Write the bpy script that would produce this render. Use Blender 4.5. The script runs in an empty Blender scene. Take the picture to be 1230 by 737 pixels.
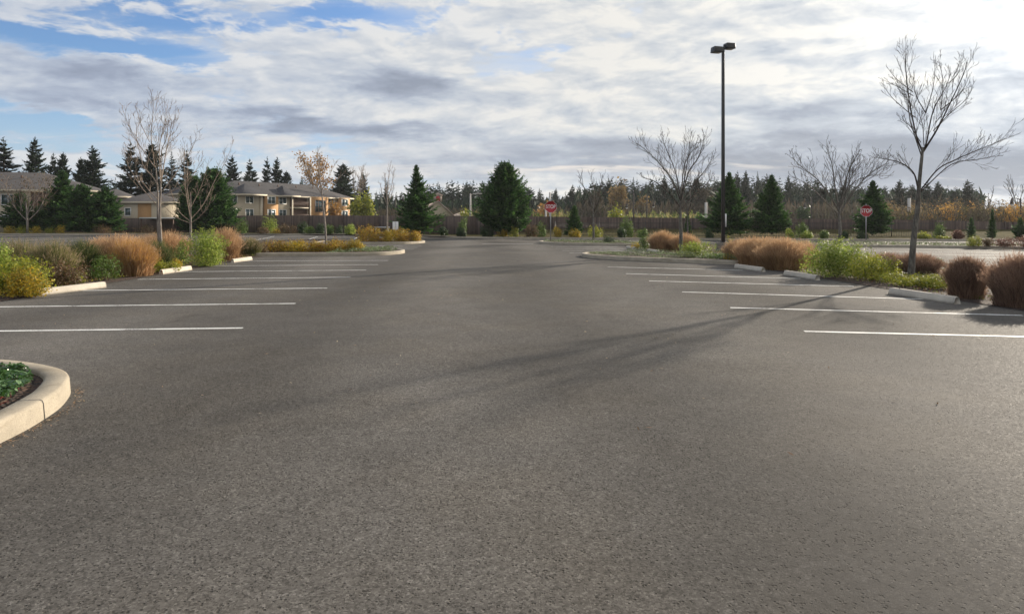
import bpy, math, random
import numpy as np
from mathutils import Vector, Matrix
SC = bpy.context.scene
COL = SC.collection
R = math.radians
rnd = random.Random(7)
F, HY, CX, CH = 790.0, 266.0, 615.0, 1.5          # focal length, horizon row, principal column (survey of the photo), eye height
def X(px, d): return (px - CX) / F * d
def Zof(py, d): return CH + (HY - py) * d / F
def G(px, py):
    d = F * CH / (py - HY); return (X(px, d), d)
EXPO, SUN_E, SKY_STR, CLOUD_K, HAZE = .68, 5.0, .1, .66, .00016
SUN_AZ, SUN_EL = R(44.5), R(18.5)                  # clockwise from +Y

# ------------------------------------------------------------------ node helper
class NB:
    def __init__(s, nt): s.nt = nt; s.n = nt.nodes; s.l = nt.links
    def new(s, t, **k):
        x = s.n.new(t)
        for a, b in k.items(): setattr(x, a, b)
        return x
    def put(s, sock, v):
        if isinstance(v, bpy.types.NodeSocket): s.l.new(v, sock)
        elif v is not None: sock.default_value = v
    def m(s, op, a, b=None, c=None, clamp=False):
        x = s.new('ShaderNodeMath', operation=op, use_clamp=clamp)
        s.put(x.inputs[0], a); s.put(x.inputs[1], b)
        if c is not None: s.put(x.inputs[2], c)
        return x.outputs[0]
    def add(s, a, b): return s.m('ADD', a, b)
    def sub(s, a, b): return s.m('SUBTRACT', a, b)
    def mul(s, a, b): return s.m('MULTIPLY', a, b)
    def noise(s, vec, scale, detail=2, rough=.5, dist=0, dim='3D', out=0):
        x = s.new('ShaderNodeTexNoise', noise_dimensions=dim)
        s.put(x.inputs['Vector'], vec); s.put(x.inputs['Scale'], scale); s.put(x.inputs['Detail'], detail)
        s.put(x.inputs['Roughness'], rough); s.put(x.inputs['Distortion'], dist)
        return x.outputs[out]
    def vor(s, vec, scale, out='Color', feature='F1'):
        x = s.new('ShaderNodeTexVoronoi', feature=feature); s.put(x.inputs['Vector'], vec); s.put(x.inputs['Scale'], scale)
        return x.outputs[out]
    def ss(s, v, a, b, lo=0., hi=1.):
        x = s.new('ShaderNodeMapRange', interpolation_type='SMOOTHSTEP')
        s.put(x.inputs[0], v); s.put(x.inputs[1], a); s.put(x.inputs[2], b); s.put(x.inputs[3], lo); s.put(x.inputs[4], hi)
        return x.outputs[0]
    def lin(s, v, a, b, lo=0., hi=1.):
        x = s.new('ShaderNodeMapRange'); s.put(x.inputs[0], v); s.put(x.inputs[1], a); s.put(x.inputs[2], b); s.put(x.inputs[3], lo); s.put(x.inputs[4], hi)
        return x.outputs[0]
    def ramp(s, fac, stops, interp='LINEAR'):
        x = s.new('ShaderNodeValToRGB'); r = x.color_ramp; r.interpolation = interp
        while len(r.elements) < len(stops): r.elements.new(.5)
        for e, (p, c) in zip(r.elements, stops): e.position = p; e.color = (*c, 1)
        s.put(x.inputs[0], fac); return x.outputs[0]
    def mix(s, f, a, b, blend='MIX'):
        x = s.new('ShaderNodeMix', data_type='RGBA', blend_type=blend)
        s.put(x.inputs[0], f)
        for k, v in ((6, a), (7, b)):
            if isinstance(v, tuple) and len(v) == 3: v = (*v, 1)
            s.put(x.inputs[k], v)
        return x.outputs[2]
    def xyz(s, v):
        x = s.new('ShaderNodeSeparateXYZ'); s.put(x.inputs[0], v); return x.outputs
    def vec(s, a, b, c):
        x = s.new('ShaderNodeCombineXYZ')
        for i, v in enumerate((a, b, c)): s.put(x.inputs[i], v)
        return x.outputs[0]
    def scale(s, v, sc):
        x = s.new('ShaderNodeVectorMath', operation='MULTIPLY'); s.put(x.inputs[0], v); s.put(x.inputs[1], sc); return x.outputs[0]
    def vadd(s, v, w):
        x = s.new('ShaderNodeVectorMath', operation='ADD'); s.put(x.inputs[0], v); s.put(x.inputs[1], w); return x.outputs[0]
    def bump(s, h, strength=.5, dist=.01, normal=None):
        x = s.new('ShaderNodeBump'); s.put(x.inputs['Strength'], strength); s.put(x.inputs['Distance'], dist); s.put(x.inputs['Height'], h)
        if normal: s.put(x.inputs['Normal'], normal)
        return x.outputs[0]

def mat(name, fn):
    m = bpy.data.materials.new(name); m.use_nodes = True
    nb = NB(m.node_tree); b = nb.n['Principled BSDF']; fn(nb, b); return m
def objco(nb): return nb.new('ShaderNodeTexCoord').outputs['Object']
def worldco(nb): return nb.new('ShaderNodeNewGeometry').outputs['Position']
def simple(name, col, rough=.6, metal=0, var=.15, scale=6, bump=0, bscale=40, spec=.5):
    def fn(nb, b):
        co = objco(nb)
        n = nb.noise(co, scale, 4, .6)
        k = nb.lin(n, .25, .75, 1 - var, 1 + var)
        nb.put(b.inputs['Base Color'], nb.mix(1., (*col, 1), nb.vec(k, k, k), 'MULTIPLY'))
        b.inputs['Roughness'].default_value = rough; b.inputs['Metallic'].default_value = metal
        b.inputs['Specular IOR Level'].default_value = spec
        if bump: nb.put(b.inputs['Normal'], nb.bump(nb.noise(co, bscale, 4, .6), bump, .01))
    return mat(name, fn)
def leafmat(name, cols, trans=.35, rough=.55, spec=.3, clump=1.6, clumpvar=.3):
    """leaves: colour varies from leaf to leaf and slowly from clump to clump, thin enough to let light through"""
    def fn(nb, b):
        g = nb.new('ShaderNodeNewGeometry')
        n = len(cols)
        c = nb.ramp(g.outputs['Random Per Island'], [((i + .5) / n, c) for i, c in enumerate(cols)])
        cn = nb.noise(g.outputs['Position'], clump, 2, .5)
        k = nb.lin(cn, .3, .7, 1 - clumpvar, 1 + clumpvar)
        c = nb.mix(1., c, nb.vec(k, k, k), 'MULTIPLY')
        nb.put(b.inputs['Base Color'], c)
        b.inputs['Roughness'].default_value = rough; b.inputs['Specular IOR Level'].default_value = spec
        t = nb.new('ShaderNodeBsdfTranslucent'); nb.put(t.inputs[0], c)
        mx = nb.new('ShaderNodeMixShader'); mx.inputs[0].default_value = trans
        nb.l.new(b.outputs[0], mx.inputs[1]); nb.l.new(t.outputs[0], mx.inputs[2])
        nb.l.new(mx.outputs[0], nb.n['Material Output'].inputs[0])
    return mat(name, fn)

# ------------------------------------------------------------------ materials
def f_asphalt(nb, b):
    co = worldco(nb)
    s1 = nb.xyz(nb.vor(co, 100.))[0]; s2 = nb.xyz(nb.vor(co, 70.))[1]; s3 = nb.xyz(nb.vor(co, 30.))[2]
    fine = nb.noise(co, 210., 3, .75); med = nb.noise(co, 40., 4, .75)
    gr = nb.add(nb.add(nb.mul(s1, .46), nb.mul(fine, .34)), nb.add(nb.mul(med, .10), nb.mul(s3, .10)))
    c = nb.ramp(gr, [(.24, (.054, .0500, .0455)), (.40, (.094, .0875, .0795)), (.53, (.115, .1075, .098)), (.66, (.136, .127, .1165)), (.82, (.215, .203, .188))])
    pit = nb.mul(nb.ss(s2, .82, .88), nb.ss(nb.vor(co, 70., 'Distance'), .3, .55, 1., 0.))          # open voids between the stones
    c = nb.mix(nb.mul(pit, .42), c, (.014, .012, .011))
    big = nb.noise(nb.scale(co, (1., .55, 1.)), .22, 5, .55, .6)
    mid = nb.noise(co, 1.7, 4, .6)
    k = nb.mul(nb.lin(big, .3, .7, .8, 1.2), nb.lin(mid, .25, .75, .88, 1.12))
    u = nb.add(nb.xyz(co)[0], nb.mul(nb.xyz(co)[1], .067))                 # worn wheel tracks along the aisle
    tr = nb.m('SINE', nb.add(nb.mul(u, 1.45), nb.mul(nb.noise(co, .12, 2), 5.)))
    k = nb.mul(k, nb.lin(tr, -1., 1., .80, 1.12))
    oil = nb.ss(nb.noise(nb.scale(co, (1., .35, 1.)), .9, 3, .6, .4), .64, .74, 1., .78)   # old oil and sealing stains
    k = nb.mul(k, oil)
    c = nb.mix(1., c, nb.vec(k, k, k), 'MULTIPLY')
    tint = nb.noise(co, .5, 3, .6)
    c = nb.mix(nb.ss(tint, .4, .65, 0., .5), c, nb.mix(1., c, (1.04, 1.0, .93), 'MULTIPLY'))
    nb.put(b.inputs['Base Color'], c)
    h = nb.sub(nb.add(nb.mul(fine, .55), nb.mul(s1, .35)), nb.mul(pit, 1.2))
    nb.put(b.inputs['Normal'], nb.bump(h, .85, .0045))
    nb.put(b.inputs['Roughness'], nb.lin(s1, 0., 1., .6, .95))
    b.inputs['Specular IOR Level'].default_value = .035
M = {}
M['asphalt'] = mat('asphalt', f_asphalt)
def f_paint(nb, b):
    co = worldco(nb)
    w = nb.add(nb.mul(nb.noise(co, 60., 4, .65), .6), nb.mul(nb.noise(co, 2.2, 3, .6), .4))
    f = nb.ss(w, .40, .50)
    nb.put(b.inputs['Base Color'], nb.mix(f, (.13, .125, .115), (.68, .68, .65)))
    b.inputs['Roughness'].default_value = .7
    nb.put(b.inputs['Normal'], nb.bump(nb.vor(co, 90., 'Distance'), .4, .004))
M['paint'] = mat('road_paint', f_paint)
M['wornpaint'] = simple('worn_paint', (.27, .265, .25), .8, var=.3, scale=3)
def f_conc(base, sp):
    def fn(nb, b):
        co = objco(nb)
        n1 = nb.noise(co, 3., 5, .65); n2 = nb.noise(co, 90., 3, .7); n3 = nb.noise(nb.scale(co, (1, 1, 5)), 1.3, 4, .6, .5)
        k = nb.mul(nb.lin(n1, .3, .7, .8, 1.15), nb.lin(n2, .3, .7, .85, 1.15))
        c = nb.mix(1., (*base, 1), nb.vec(k, k, k), 'MULTIPLY')
        c = nb.mix(nb.ss(n3, .58, .72, 0., .45), c, (base[0] * .5, base[1] * .45, base[2] * .36))
        pit = nb.ss(nb.noise(co, 55., 2, .5), .66, .72, 0., .5)
        c = nb.mix(pit, c, (.12, .11, .09))
        nb.put(b.inputs['Base Color'], c); b.inputs['Roughness'].default_value = .85; b.inputs['Specular IOR Level'].default_value = .25
        nb.put(b.inputs['Normal'], nb.bump(nb.add(n2, nb.mul(n1, .6)), sp, .006))
    return fn
M['kerb'] = mat('kerb_concrete', f_conc((.35, .305, .235), .5))
M['stop'] = mat('wheelstop_concrete', f_conc((.49, .44, .365), .5))
M['pedestal'] = mat('pedestal_concrete', f_conc((.2, .18, .15), .5))
def f_mulch(nb, b):
    co = worldco(nb)
    c = nb.ramp(nb.add(nb.mul(nb.xyz(nb.vor(co, 30.))[0], .6), nb.mul(nb.noise(co, 8., 4, .6), .4)),
                [(.2, (.012, .008, .006)), (.5, (.045, .026, .018)), (.75, (.09, .05, .032)), (.95, (.16, .10, .065))])
    nb.put(b.inputs['Base Color'], c); b.inputs['Roughness'].default_value = .95
    nb.put(b.inputs['Normal'], nb.bump(nb.vor(co, 30., 'Distance'), .9, .03))
M['mulch'] = mat('bark_mulch', f_mulch)
def f_ground(nb, b):
    co = worldco(nb)
    n = nb.noise(co, .35, 6, .65); n2 = nb.noise(co, 9., 4, .7)
    c = nb.ramp(nb.add(nb.mul(n, .6), nb.mul(n2, .4)), [(.3, (.035, .04, .016)), (.5, (.082, .07, .03)), (.7, (.135, .115, .05))])
    nb.put(b.inputs['Base Color'], c); b.inputs['Roughness'].default_value = 1.; b.inputs['Specular IOR Level'].default_value = .02
    nb.put(b.inputs['Normal'], nb.bump(n2, .8, .08))
M['ground'] = mat('rough_grass_ground', f_ground)
def f_bark(c1, c2):
    def fn(nb, b):
        co = objco(nb)
        n = nb.noise(nb.scale(co, (1, 1, .25)), 22., 5, .65); n2 = nb.noise(co, 2.5, 4, .6)
        c = nb.mix(nb.ss(n, .35, .65), c1, c2)
        k = nb.lin(n2, .3, .7, .7, 1.25)
        nb.put(b.inputs['Base Color'], nb.mix(1., c, nb.vec(k, k, k), 'MULTIPLY')); b.inputs['Roughness'].default_value = .85
        b.inputs['Specular IOR Level'].default_value = .25
        nb.put(b.inputs['Normal'], nb.bump(n, .6, .01))
    return fn
M['bark_grey'] = mat('grey_bark', f_bark((.07, .062, .053), (.18, .165, .14)))  # darkened for the backlit trees; part of their shade is in the colour
M['bark_pale'] = mat('pale_bark', f_bark((.15, .125, .105), (.32, .28, .24)))
M['bark_dark'] = mat('dark_bark', f_bark((.05, .04, .033), (.11, .09, .075)))
M['twig_brown'] = mat('brown_twig', f_bark((.032, .025, .02), (.075, .058, .047)))  # backlit silhouette tone put into the twig colour
M['twig_pale'] = mat('pale_twig', f_bark((.2, .155, .12), (.34, .27, .21)))  # sunlit look of the limbs lightened into the colour
M['stem'] = mat('shrub_stem', f_bark((.06, .04, .03), (.13, .09, .06)))
def f_fence(nb, b):
    co = objco(nb); x = nb.xyz(co)[0]
    bd = nb.m('FLOOR', nb.mul(x, 6.7)); fr = nb.m('FRACT', nb.mul(x, 6.7))
    wn = nb.new('ShaderNodeTexWhiteNoise', noise_dimensions='1D'); nb.put(wn.inputs['W'], bd)
    k = nb.mul(nb.lin(wn.outputs[0], 0., 1., .65, 1.3), nb.ss(nb.m('ABSOLUTE', nb.sub(fr, .5)), .44, .5, 1., .4))
    k = nb.mul(k, nb.lin(nb.noise(nb.scale(co, (3, 3, .5)), 5., 4, .6), .3, .7, .75, 1.25))
    nb.put(b.inputs['Base Color'], nb.mix(1., (.105, .072, .056, 1), nb.vec(k, k, k), 'MULTIPLY')); b.inputs['Roughness'].default_value = .9
M['fence'] = mat('fence_boards', f_fence)
M['fence_post'] = simple('fence_post', (.09, .062, .048), .9)
def f_roof(base):
    def fn(nb, b):
        co = objco(nb)
        br = nb.new('ShaderNodeTexBrick'); nb.put(br.inputs['Vector'], nb.scale(co, (1, 1, 2.2))); br.inputs['Scale'].default_value = 2.5
        br.inputs['Color1'].default_value = (*[c * .8 for c in base], 1); br.inputs['Color2'].default_value = (*[c * 1.2 for c in base], 1); br.inputs['Mortar'].default_value = (*[c * .5 for c in base], 1)
        k = nb.lin(nb.noise(co, 1.2, 4, .6), .3, .7, .8, 1.2)
        nb.put(b.inputs['Base Color'], nb.mix(1., br.outputs[0], nb.vec(k, k, k), 'MULTIPLY')); b.inputs['Roughness'].default_value = .9
    return fn
M['roof'] = mat('shingle_roof', f_roof((.058, .051, .049)))
M['roof_shaded'] = mat('shaded_shingle', f_roof((.034, .033, .038)))  # same shingle, darker: the shade on the projecting roofs is in the colour
M['roof_pink'] = mat('clay_roof', f_roof((.34, .27, .225)))
M['cream'] = simple('cream_siding', (.47, .405, .30), .85, var=.1)
M['orange'] = simple('ochre_siding', (.40, .23, .10), .85, var=.1)
M['trim'] = simple('cream_trim', (.58, .51, .39), .7, var=.05)
M['white'] = simple('white_paint', (.78, .78, .76), .5, var=.05)
M['glass'] = simple('window_glass', (.045, .075, .08), .08, var=.3, spec=.9)
M['rail'] = simple('brown_rail', (.12, .07, .05), .7)
M['black'] = simple('black_metal', (.016, .014, .014), .38, var=.2)
M['lens'] = simple('lamp_lens', (.25, .25, .25), .3)
M['galv'] = simple('galvanised_steel', (.42, .42, .42), .45, metal=.6)
M['red'] = simple('sign_red', (.38, .012, .02), .4, var=.08)
M['mast'] = simple('pale_pole', (.5, .47, .43), .7)
M['wood_pole'] = simple('dark_pole', (.06, .05, .045), .85)
# foliage
TAN = [(0.246, 0.14, 0.0694), (0.37, 0.224, 0.112), (0.493, 0.314, 0.162), (0.582, 0.398, 0.224), (0.392, 0.235, 0.123)]
M['tan'] = leafmat('dry_grass', TAN, .4, .8, .1)
M['tan_plume'] = leafmat('dry_plume', [(.45, .29, .165), (.55, .37, .22), (.62, .45, .285)], .45, .9, .05)
M['rust'] = leafmat('rust_grass', [(.16, .1, .07), (.26, .17, .12), (.38, .26, .19), (.31, .2, .14)], .48, .8, .1)
M['gold'] = leafmat('golden_grass', [(.42, .24, .06), (.5, .3, .07), (.36, .2, .07)], .4, .8, .1)
M['ggrass'] = leafmat('green_grass', [(0.065, 0.0975, 0.026), (0.13, 0.156, 0.0455), (0.195, 0.195, 0.065), (0.286, 0.234, 0.104)], .35, .7, .15)
M['dgrass'] = leafmat('deep_green_grass', [(0.039, 0.0585, 0.0234), (0.065, 0.091, 0.0325), (0.104, 0.13, 0.0455)], .3, .7, .15)
M['gplume'] = leafmat('pale_plume', [(0.375, 0.275, 0.188), (0.475, 0.362, 0.25), (0.325, 0.25, 0.163)], .45, .9, .05)
M['bgreen'] = leafmat('bright_green_leaves', [(0.115, 0.172, 0.023), (0.196, 0.276, 0.0403), (0.287, 0.356, 0.0575), (0.38, 0.414, 0.103)], .5)
M['green'] = leafmat('green_leaves', [(0.06, 0.108, 0.0216), (0.102, 0.168, 0.0312), (0.156, 0.228, 0.0432)], .35)
M['dgreen'] = leafmat('dark_green_leaves', [(0.0225, 0.0475, 0.015), (0.0375, 0.0688, 0.0213), (0.0625, 0.106, 0.0312)], .25)
M['ygreen'] = leafmat('yellow_green_leaves', [(0.184, 0.218, 0.023), (0.287, 0.299, 0.0345), (0.414, 0.38, 0.046), (0.138, 0.184, 0.0287)], .45)
M['yellow'] = leafmat('yellow_leaves', [(0.47, 0.302, 0.028), (0.56, 0.403, 0.0336), (0.336, 0.246, 0.0336), (0.224, 0.224, 0.0336)], .4)
M['autumn'] = leafmat('autumn_leaves', [(0.242, 0.088, 0.022), (0.44, 0.22, 0.033), (0.55, 0.363, 0.0385), (0.495, 0.363, 0.0385), (0.297, 0.242, 0.033), (0.165, 0.165, 0.0275)], .4)
M['brownleaf'] = leafmat('brown_leaves', [(.1, .055, .035), (.16, .09, .05), (.2, .13, .06), (.09, .09, .03)], .35)
M['redbrown'] = leafmat('red_brown_leaves', [(.1, .04, .03), (.17, .07, .045), (.24, .11, .07)], .35)
M['glossy'] = leafmat('glossy_leaves', [(0.028, 0.068, 0.016), (0.048, 0.112, 0.028), (0.08, 0.16, 0.048), (0.112, 0.192, 0.08)], .25, .3, .6)
M['mat_green'] = leafmat('grey_green_mat', [(0.07, 0.106, 0.0385), (0.12, 0.169, 0.066), (0.19, 0.25, 0.11), (0.26, 0.312, 0.154), (0.16, 0.163, 0.077)], .3)
M['redstem'] = leafmat('red_stems', [(.25, .03, .03), (.35, .06, .05)], .1)
M['conif'] = leafmat('conifer_needles', [(0.02, 0.0546, 0.0144), (0.035, 0.091, 0.0216), (0.0562, 0.13, 0.0312), (0.1, 0.195, 0.048)], .33, .65, .2, .9, .35)
M['conif_far'] = leafmat('far_conifer_needles', [(0.0153, 0.0289, 0.017), (0.0238, 0.0425, 0.0221), (0.0357, 0.0595, 0.0289)], .15, .7, .15, .25, .35)
M['conif_olive'] = leafmat('olive_conifer', [(.03, .045, .012), (.05, .07, .018), (.08, .095, .028)], .2, .6, .2, .9, .35)
M['sparse_orange'] = leafmat('orange_tree_leaves', [(.33, .18, .05), (.42, .24, .06), (.28, .16, .07)], .4)
M['scrub'] = leafmat('grey_brown_twigs', [(0.0595, 0.0493, 0.0357), (0.085, 0.068, 0.0493), (0.111, 0.0892, 0.0595), (0.0638, 0.0638, 0.0382)], .3, .85, .1, .1, .35)
M['thicket'] = leafmat('thicket_twigs', [(.2, .135, .065), (.27, .185, .08), (.33, .23, .09), (.16, .13, .08)], .35, .8, .1, .12, .35)
M['litter'] = leafmat('fallen_leaves', [(.3, .2, .12), (.2, .12, .07), (.38, .3, .2)], .2)

# ------------------------------------------------------------------ object helpers
def tag(o, label=None, cat=None, group=None, kind=None):
    if label: o['label'] = label
    if cat: o['category'] = cat
    if group: o['group'] = group
    if kind: o['kind'] = kind
    return o
def empty(name, label, cat, loc=(0, 0, 0), rz=0, group=None):
    o = bpy.data.objects.new(name, None); COL.objects.link(o); o.location = loc; o.rotation_euler = (0, 0, rz)
    o.empty_display_size = .2
    return tag(o, label, cat, group)
class MB:
    def __init__(s): s.v = []; s.f = []; s.n = 0
    def add(s, v, f):
        v = np.asarray(v, dtype=np.float64).reshape(-1, 3)
        s.v.append(v); s.f.append((np.asarray(f, dtype=np.int64) + s.n)); s.n += len(v); return s
    def poly(s, v):
        return s.add(v, [list(range(len(v)))])
    def box(s, c, d, rz=0, taper=1.):
        x, y, z = d[0] / 2, d[1] / 2, d[2] / 2
        v = np.array([(-x, -y, -z), (x, -y, -z), (x, y, -z), (-x, y, -z), (-x * taper, -y * taper, z), (x * taper, -y * taper, z), (x * taper, y * taper, z), (-x * taper, y * taper, z)])
        if rz: cs, sn = math.cos(rz), math.sin(rz); v = np.stack([v[:, 0] * cs - v[:, 1] * sn, v[:, 0] * sn + v[:, 1] * cs, v[:, 2]], 1)
        return s.add(v + np.array(c), [(0, 3, 2, 1), (4, 5, 6, 7), (0, 1, 5, 4), (1, 2, 6, 5), (2, 3, 7, 6), (3, 0, 4, 7)])
    def tube(s, pts, rad, k=6, cap=True):
        pts = np.asarray(pts, float); n = len(pts); rad = np.broadcast_to(np.asarray(rad, float), (n,))
        t = np.gradient(pts, axis=0); t /= (np.linalg.norm(t, axis=1)[:, None] + 1e-9)
        ref = np.where(np.abs(t[:, 2:3]) > .92, np.array([[1., 0, 0]]), np.array([[0, 0, 1.]]))
        a = np.cross(t, ref); a /= (np.linalg.norm(a, axis=1)[:, None] + 1e-9)
        for i in range(1, n):
            if np.dot(a[i], a[i - 1]) < 0: a[i] = -a[i]
        b = np.cross(t, a)
        an = np.arange(k) * 2 * math.pi / k
        v = pts[:, None, :] + rad[:, None, None] * (np.cos(an)[None, :, None] * a[:, None, :] + np.sin(an)[None, :, None] * b[:, None, :])
        i = np.arange(n - 1)[:, None] * k; j = np.arange(k)[None, :]; j2 = (j + 1) % k
        f = np.stack([i + j, i + j2, i + k + j2, i + k + j], -1).reshape(-1, 4)
        s.add(v.reshape(-1, 3), f)
        if cap:
            m = s.n - n * k
            s.f.append(np.array([list(range(m, m + k))[::-1]])); s.f.append(np.array([list(range(m + (n - 1) * k, m + n * k))]))
        return s
    def mesh(s, name, m=None, smooth=False):
        me = bpy.data.meshes.new(name)
        v = np.concatenate(s.v) if s.v else np.zeros((0, 3))
        cnt = np.concatenate([np.full(len(f), f.shape[1]) for f in s.f]); loops = np.concatenate([f.reshape(-1) for f in s.f])
        me.vertices.add(len(v)); me.vertices.foreach_set('co', v.reshape(-1).astype(np.float32))
        me.loops.add(len(loops)); me.loops.foreach_set('vertex_index', loops.astype(np.int32))
        me.polygons.add(len(cnt)); st = np.concatenate([[0], np.cumsum(cnt)[:-1]])
        me.polygons.foreach_set('loop_start', st.astype(np.int32)); me.polygons.foreach_set('loop_total', cnt.astype(np.int32))
        if smooth: me.polygons.foreach_set('use_smooth', np.ones(len(cnt), bool))
        me.update(calc_edges=True); me.validate()
        if m: me.materials.append(m)
        return me
    def build(s, name, m, parent=None, smooth=False, loc=None):
        return link(name, s.mesh(name, m, smooth), parent, loc)
def link(name, me, parent=None, loc=None, rz=0, sc=None):
    o = bpy.data.objects.new(name, me); COL.objects.link(o)
    if parent: o.parent = parent
    if loc is not None: o.location = loc
    if rz: o.rotation_euler = (0, 0, rz)
    if sc: o.scale = sc
    return o
def copy_tree(o, parent=None):
    c = o.copy(); COL.objects.link(c)
    if parent: c.parent = parent
    for ch in list(o.children): copy_tree(ch, c)
    return c
def bevel(o, w, seg=2):
    b = o.modifiers.new('bevel', 'BEVEL'); b.width = w; b.segments = seg; b.limit_method = 'ANGLE'; b.angle_limit = R(35); return o
def structure(o): o['kind'] = 'structure'; return o
def catmull(P, n=8, closed=False):
    P = [np.array(p, float) for p in P]; out = []
    m = len(P)
    for i in range(m if closed else m - 1):
        p0 = P[(i - 1) % m] if closed or i > 0 else 2 * P[0] - P[1]
        p1 = P[i]; p2 = P[(i + 1) % m]
        p3 = P[(i + 2) % m] if closed or i + 2 < m else 2 * P[-1] - P[-2]
        for t in np.linspace(0, 1, n, endpoint=False):
            out.append(.5 * (2 * p1 + (p2 - p0) * t + (2 * p0 - 5 * p1 + 4 * p2 - p3) * t * t + (3 * p1 - p0 - 3 * p2 + p3) * t ** 3))
    if not closed: out.append(P[-1])
    return np.array(out)

# ------------------------------------------------------------------ plants
def quad_leaves(mb, c, a, b, fold=None):
    """rhombus leaves: centre c, half length vector a, half width vector b"""
    n = len(c); v = np.stack([c - a, c + b, c + a, c - b], 1).reshape(-1, 3)
    mb.add(v, np.arange(n * 4).reshape(n, 4))
def unit(v): return v / (np.linalg.norm(v, axis=-1, keepdims=True) + 1e-9)
def blades(mb, rg, n, h, rb, spread, w, droop=.5, hvar=.3, seg=4, z0=0, pw=1.6, ang=None, arc=math.pi):
    th = rg.uniform(0, 2 * math.pi, n) if ang is None else ang + rg.uniform(-arc, arc, n)
    rr = np.sqrt(rg.random(n))
    out = np.stack([np.cos(th), np.sin(th), np.zeros(n)], 1)
    base = out * (rr * rb)[:, None] + np.stack([np.zeros(n), np.zeros(n), np.full(n, z0)], 1)
    hh = h * (1 - hvar * rg.random(n)) * (1 - .34 * rr ** 3); sp = spread * rr * (.6 + .6 * rg.random(n)); dr = droop * (.3 + rg.random(n)) * rr
    jit = rg.normal(0, .08, (n, 2)) * h
    side = np.stack([-np.sin(th), np.cos(th), np.zeros(n)], 1)
    tw = rg.uniform(-1.2, 1.2, n)
    sd = side * np.cos(tw)[:, None] + out * np.sin(tw)[:, None]
    t = np.linspace(0, 1, seg + 1)
    P = []
    for ti in t:
        c = base + out * (sp * ti ** pw)[:, None] + np.stack([jit[:, 0] * ti ** 2, jit[:, 1] * ti ** 2, hh * (ti - dr * .55 * ti ** 3)], 1)
        ww = w * (1 - ti ** 2 * .85) * .5
        P += [c - sd * ww, c + sd * ww]
    v = np.stack(P, 1)                                   # n, 2(seg+1), 3
    k = 2 * (seg + 1)
    f = np.array([[2 * i, 2 * i + 1, 2 * i + 3, 2 * i + 2] for i in range(seg)])
    mb.add(v.reshape(-1, 3), (np.arange(n)[:, None, None] * k + f[None]).reshape(-1, 4))
    return base, out, sp, hh, dr, jit
def plumes(mb, rg, info, n, L, w, lo=.6, pw=1.6):
    base, out, sp, hh, dr, jit = info
    i = rg.integers(0, len(base), n); t = lo + (1 - lo) * np.sqrt(rg.random(n)) * 1.05
    c = base[i] + out[i] * (sp[i] * t ** pw)[:, None] + np.stack([jit[i, 0] * t ** 2, jit[i, 1] * t ** 2, hh[i] * (t - dr[i] * .55 * t ** 3)], 1)
    d = unit(out[i] * .5 + np.array([0, 0, 1.]) + rg.normal(0, .45, (n, 3)))
    s = unit(np.cross(d, rg.normal(0, 1, (n, 3))))
    l = L * (.5 + rg.random(n))
    quad_leaves(mb, c, d * l[:, None] * .5, s * w * .5)
def grass(label, px, d, top, wpx, kind, n=2600, group='ornamental grasses in the planting beds', dy=0, hvar=.3, cat='ornamental grass', name='grass_clump', droop=.55, seed=0):
    h = Zof(top, d); r = wpx / 2 / F * d
    rg = np.random.default_rng(seed * 31 + int(px) * 7 + int(d * 10))
    o = empty(name, label, cat, (X(px, d), d, 0), group=group)
    bm, pm = {'tan': ('tan', 'tan_plume'), 'rust': ('rust', 'rust'), 'green': ('ggrass', 'gplume'), 'deep': ('dgrass', 'ggrass'), 'gold': ('tan', 'gold')}[kind]
    mb = MB(); info = blades(mb, rg, n, h * 1.06, r * .74, r * .3, .011, droop, hvar)
    blades(mb, rg, n // 14, h * 1.22, r * .7, r * .62, .009, droop * .7, .35)
    blades(mb, rg, n // 3, h * .5, r * .8, r * .3, .011, droop + .5, .6)
    mb.build('blades', M[bm], o)
    mp = MB(); plumes(mp, rg, info, int(n * (3.2 if kind in ('tan', 'rust', 'gold') else 1.8)), .075, .007, .55 if kind != 'gold' else .2)
    mp.build('plumes', M[pm], o)
    return o
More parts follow.
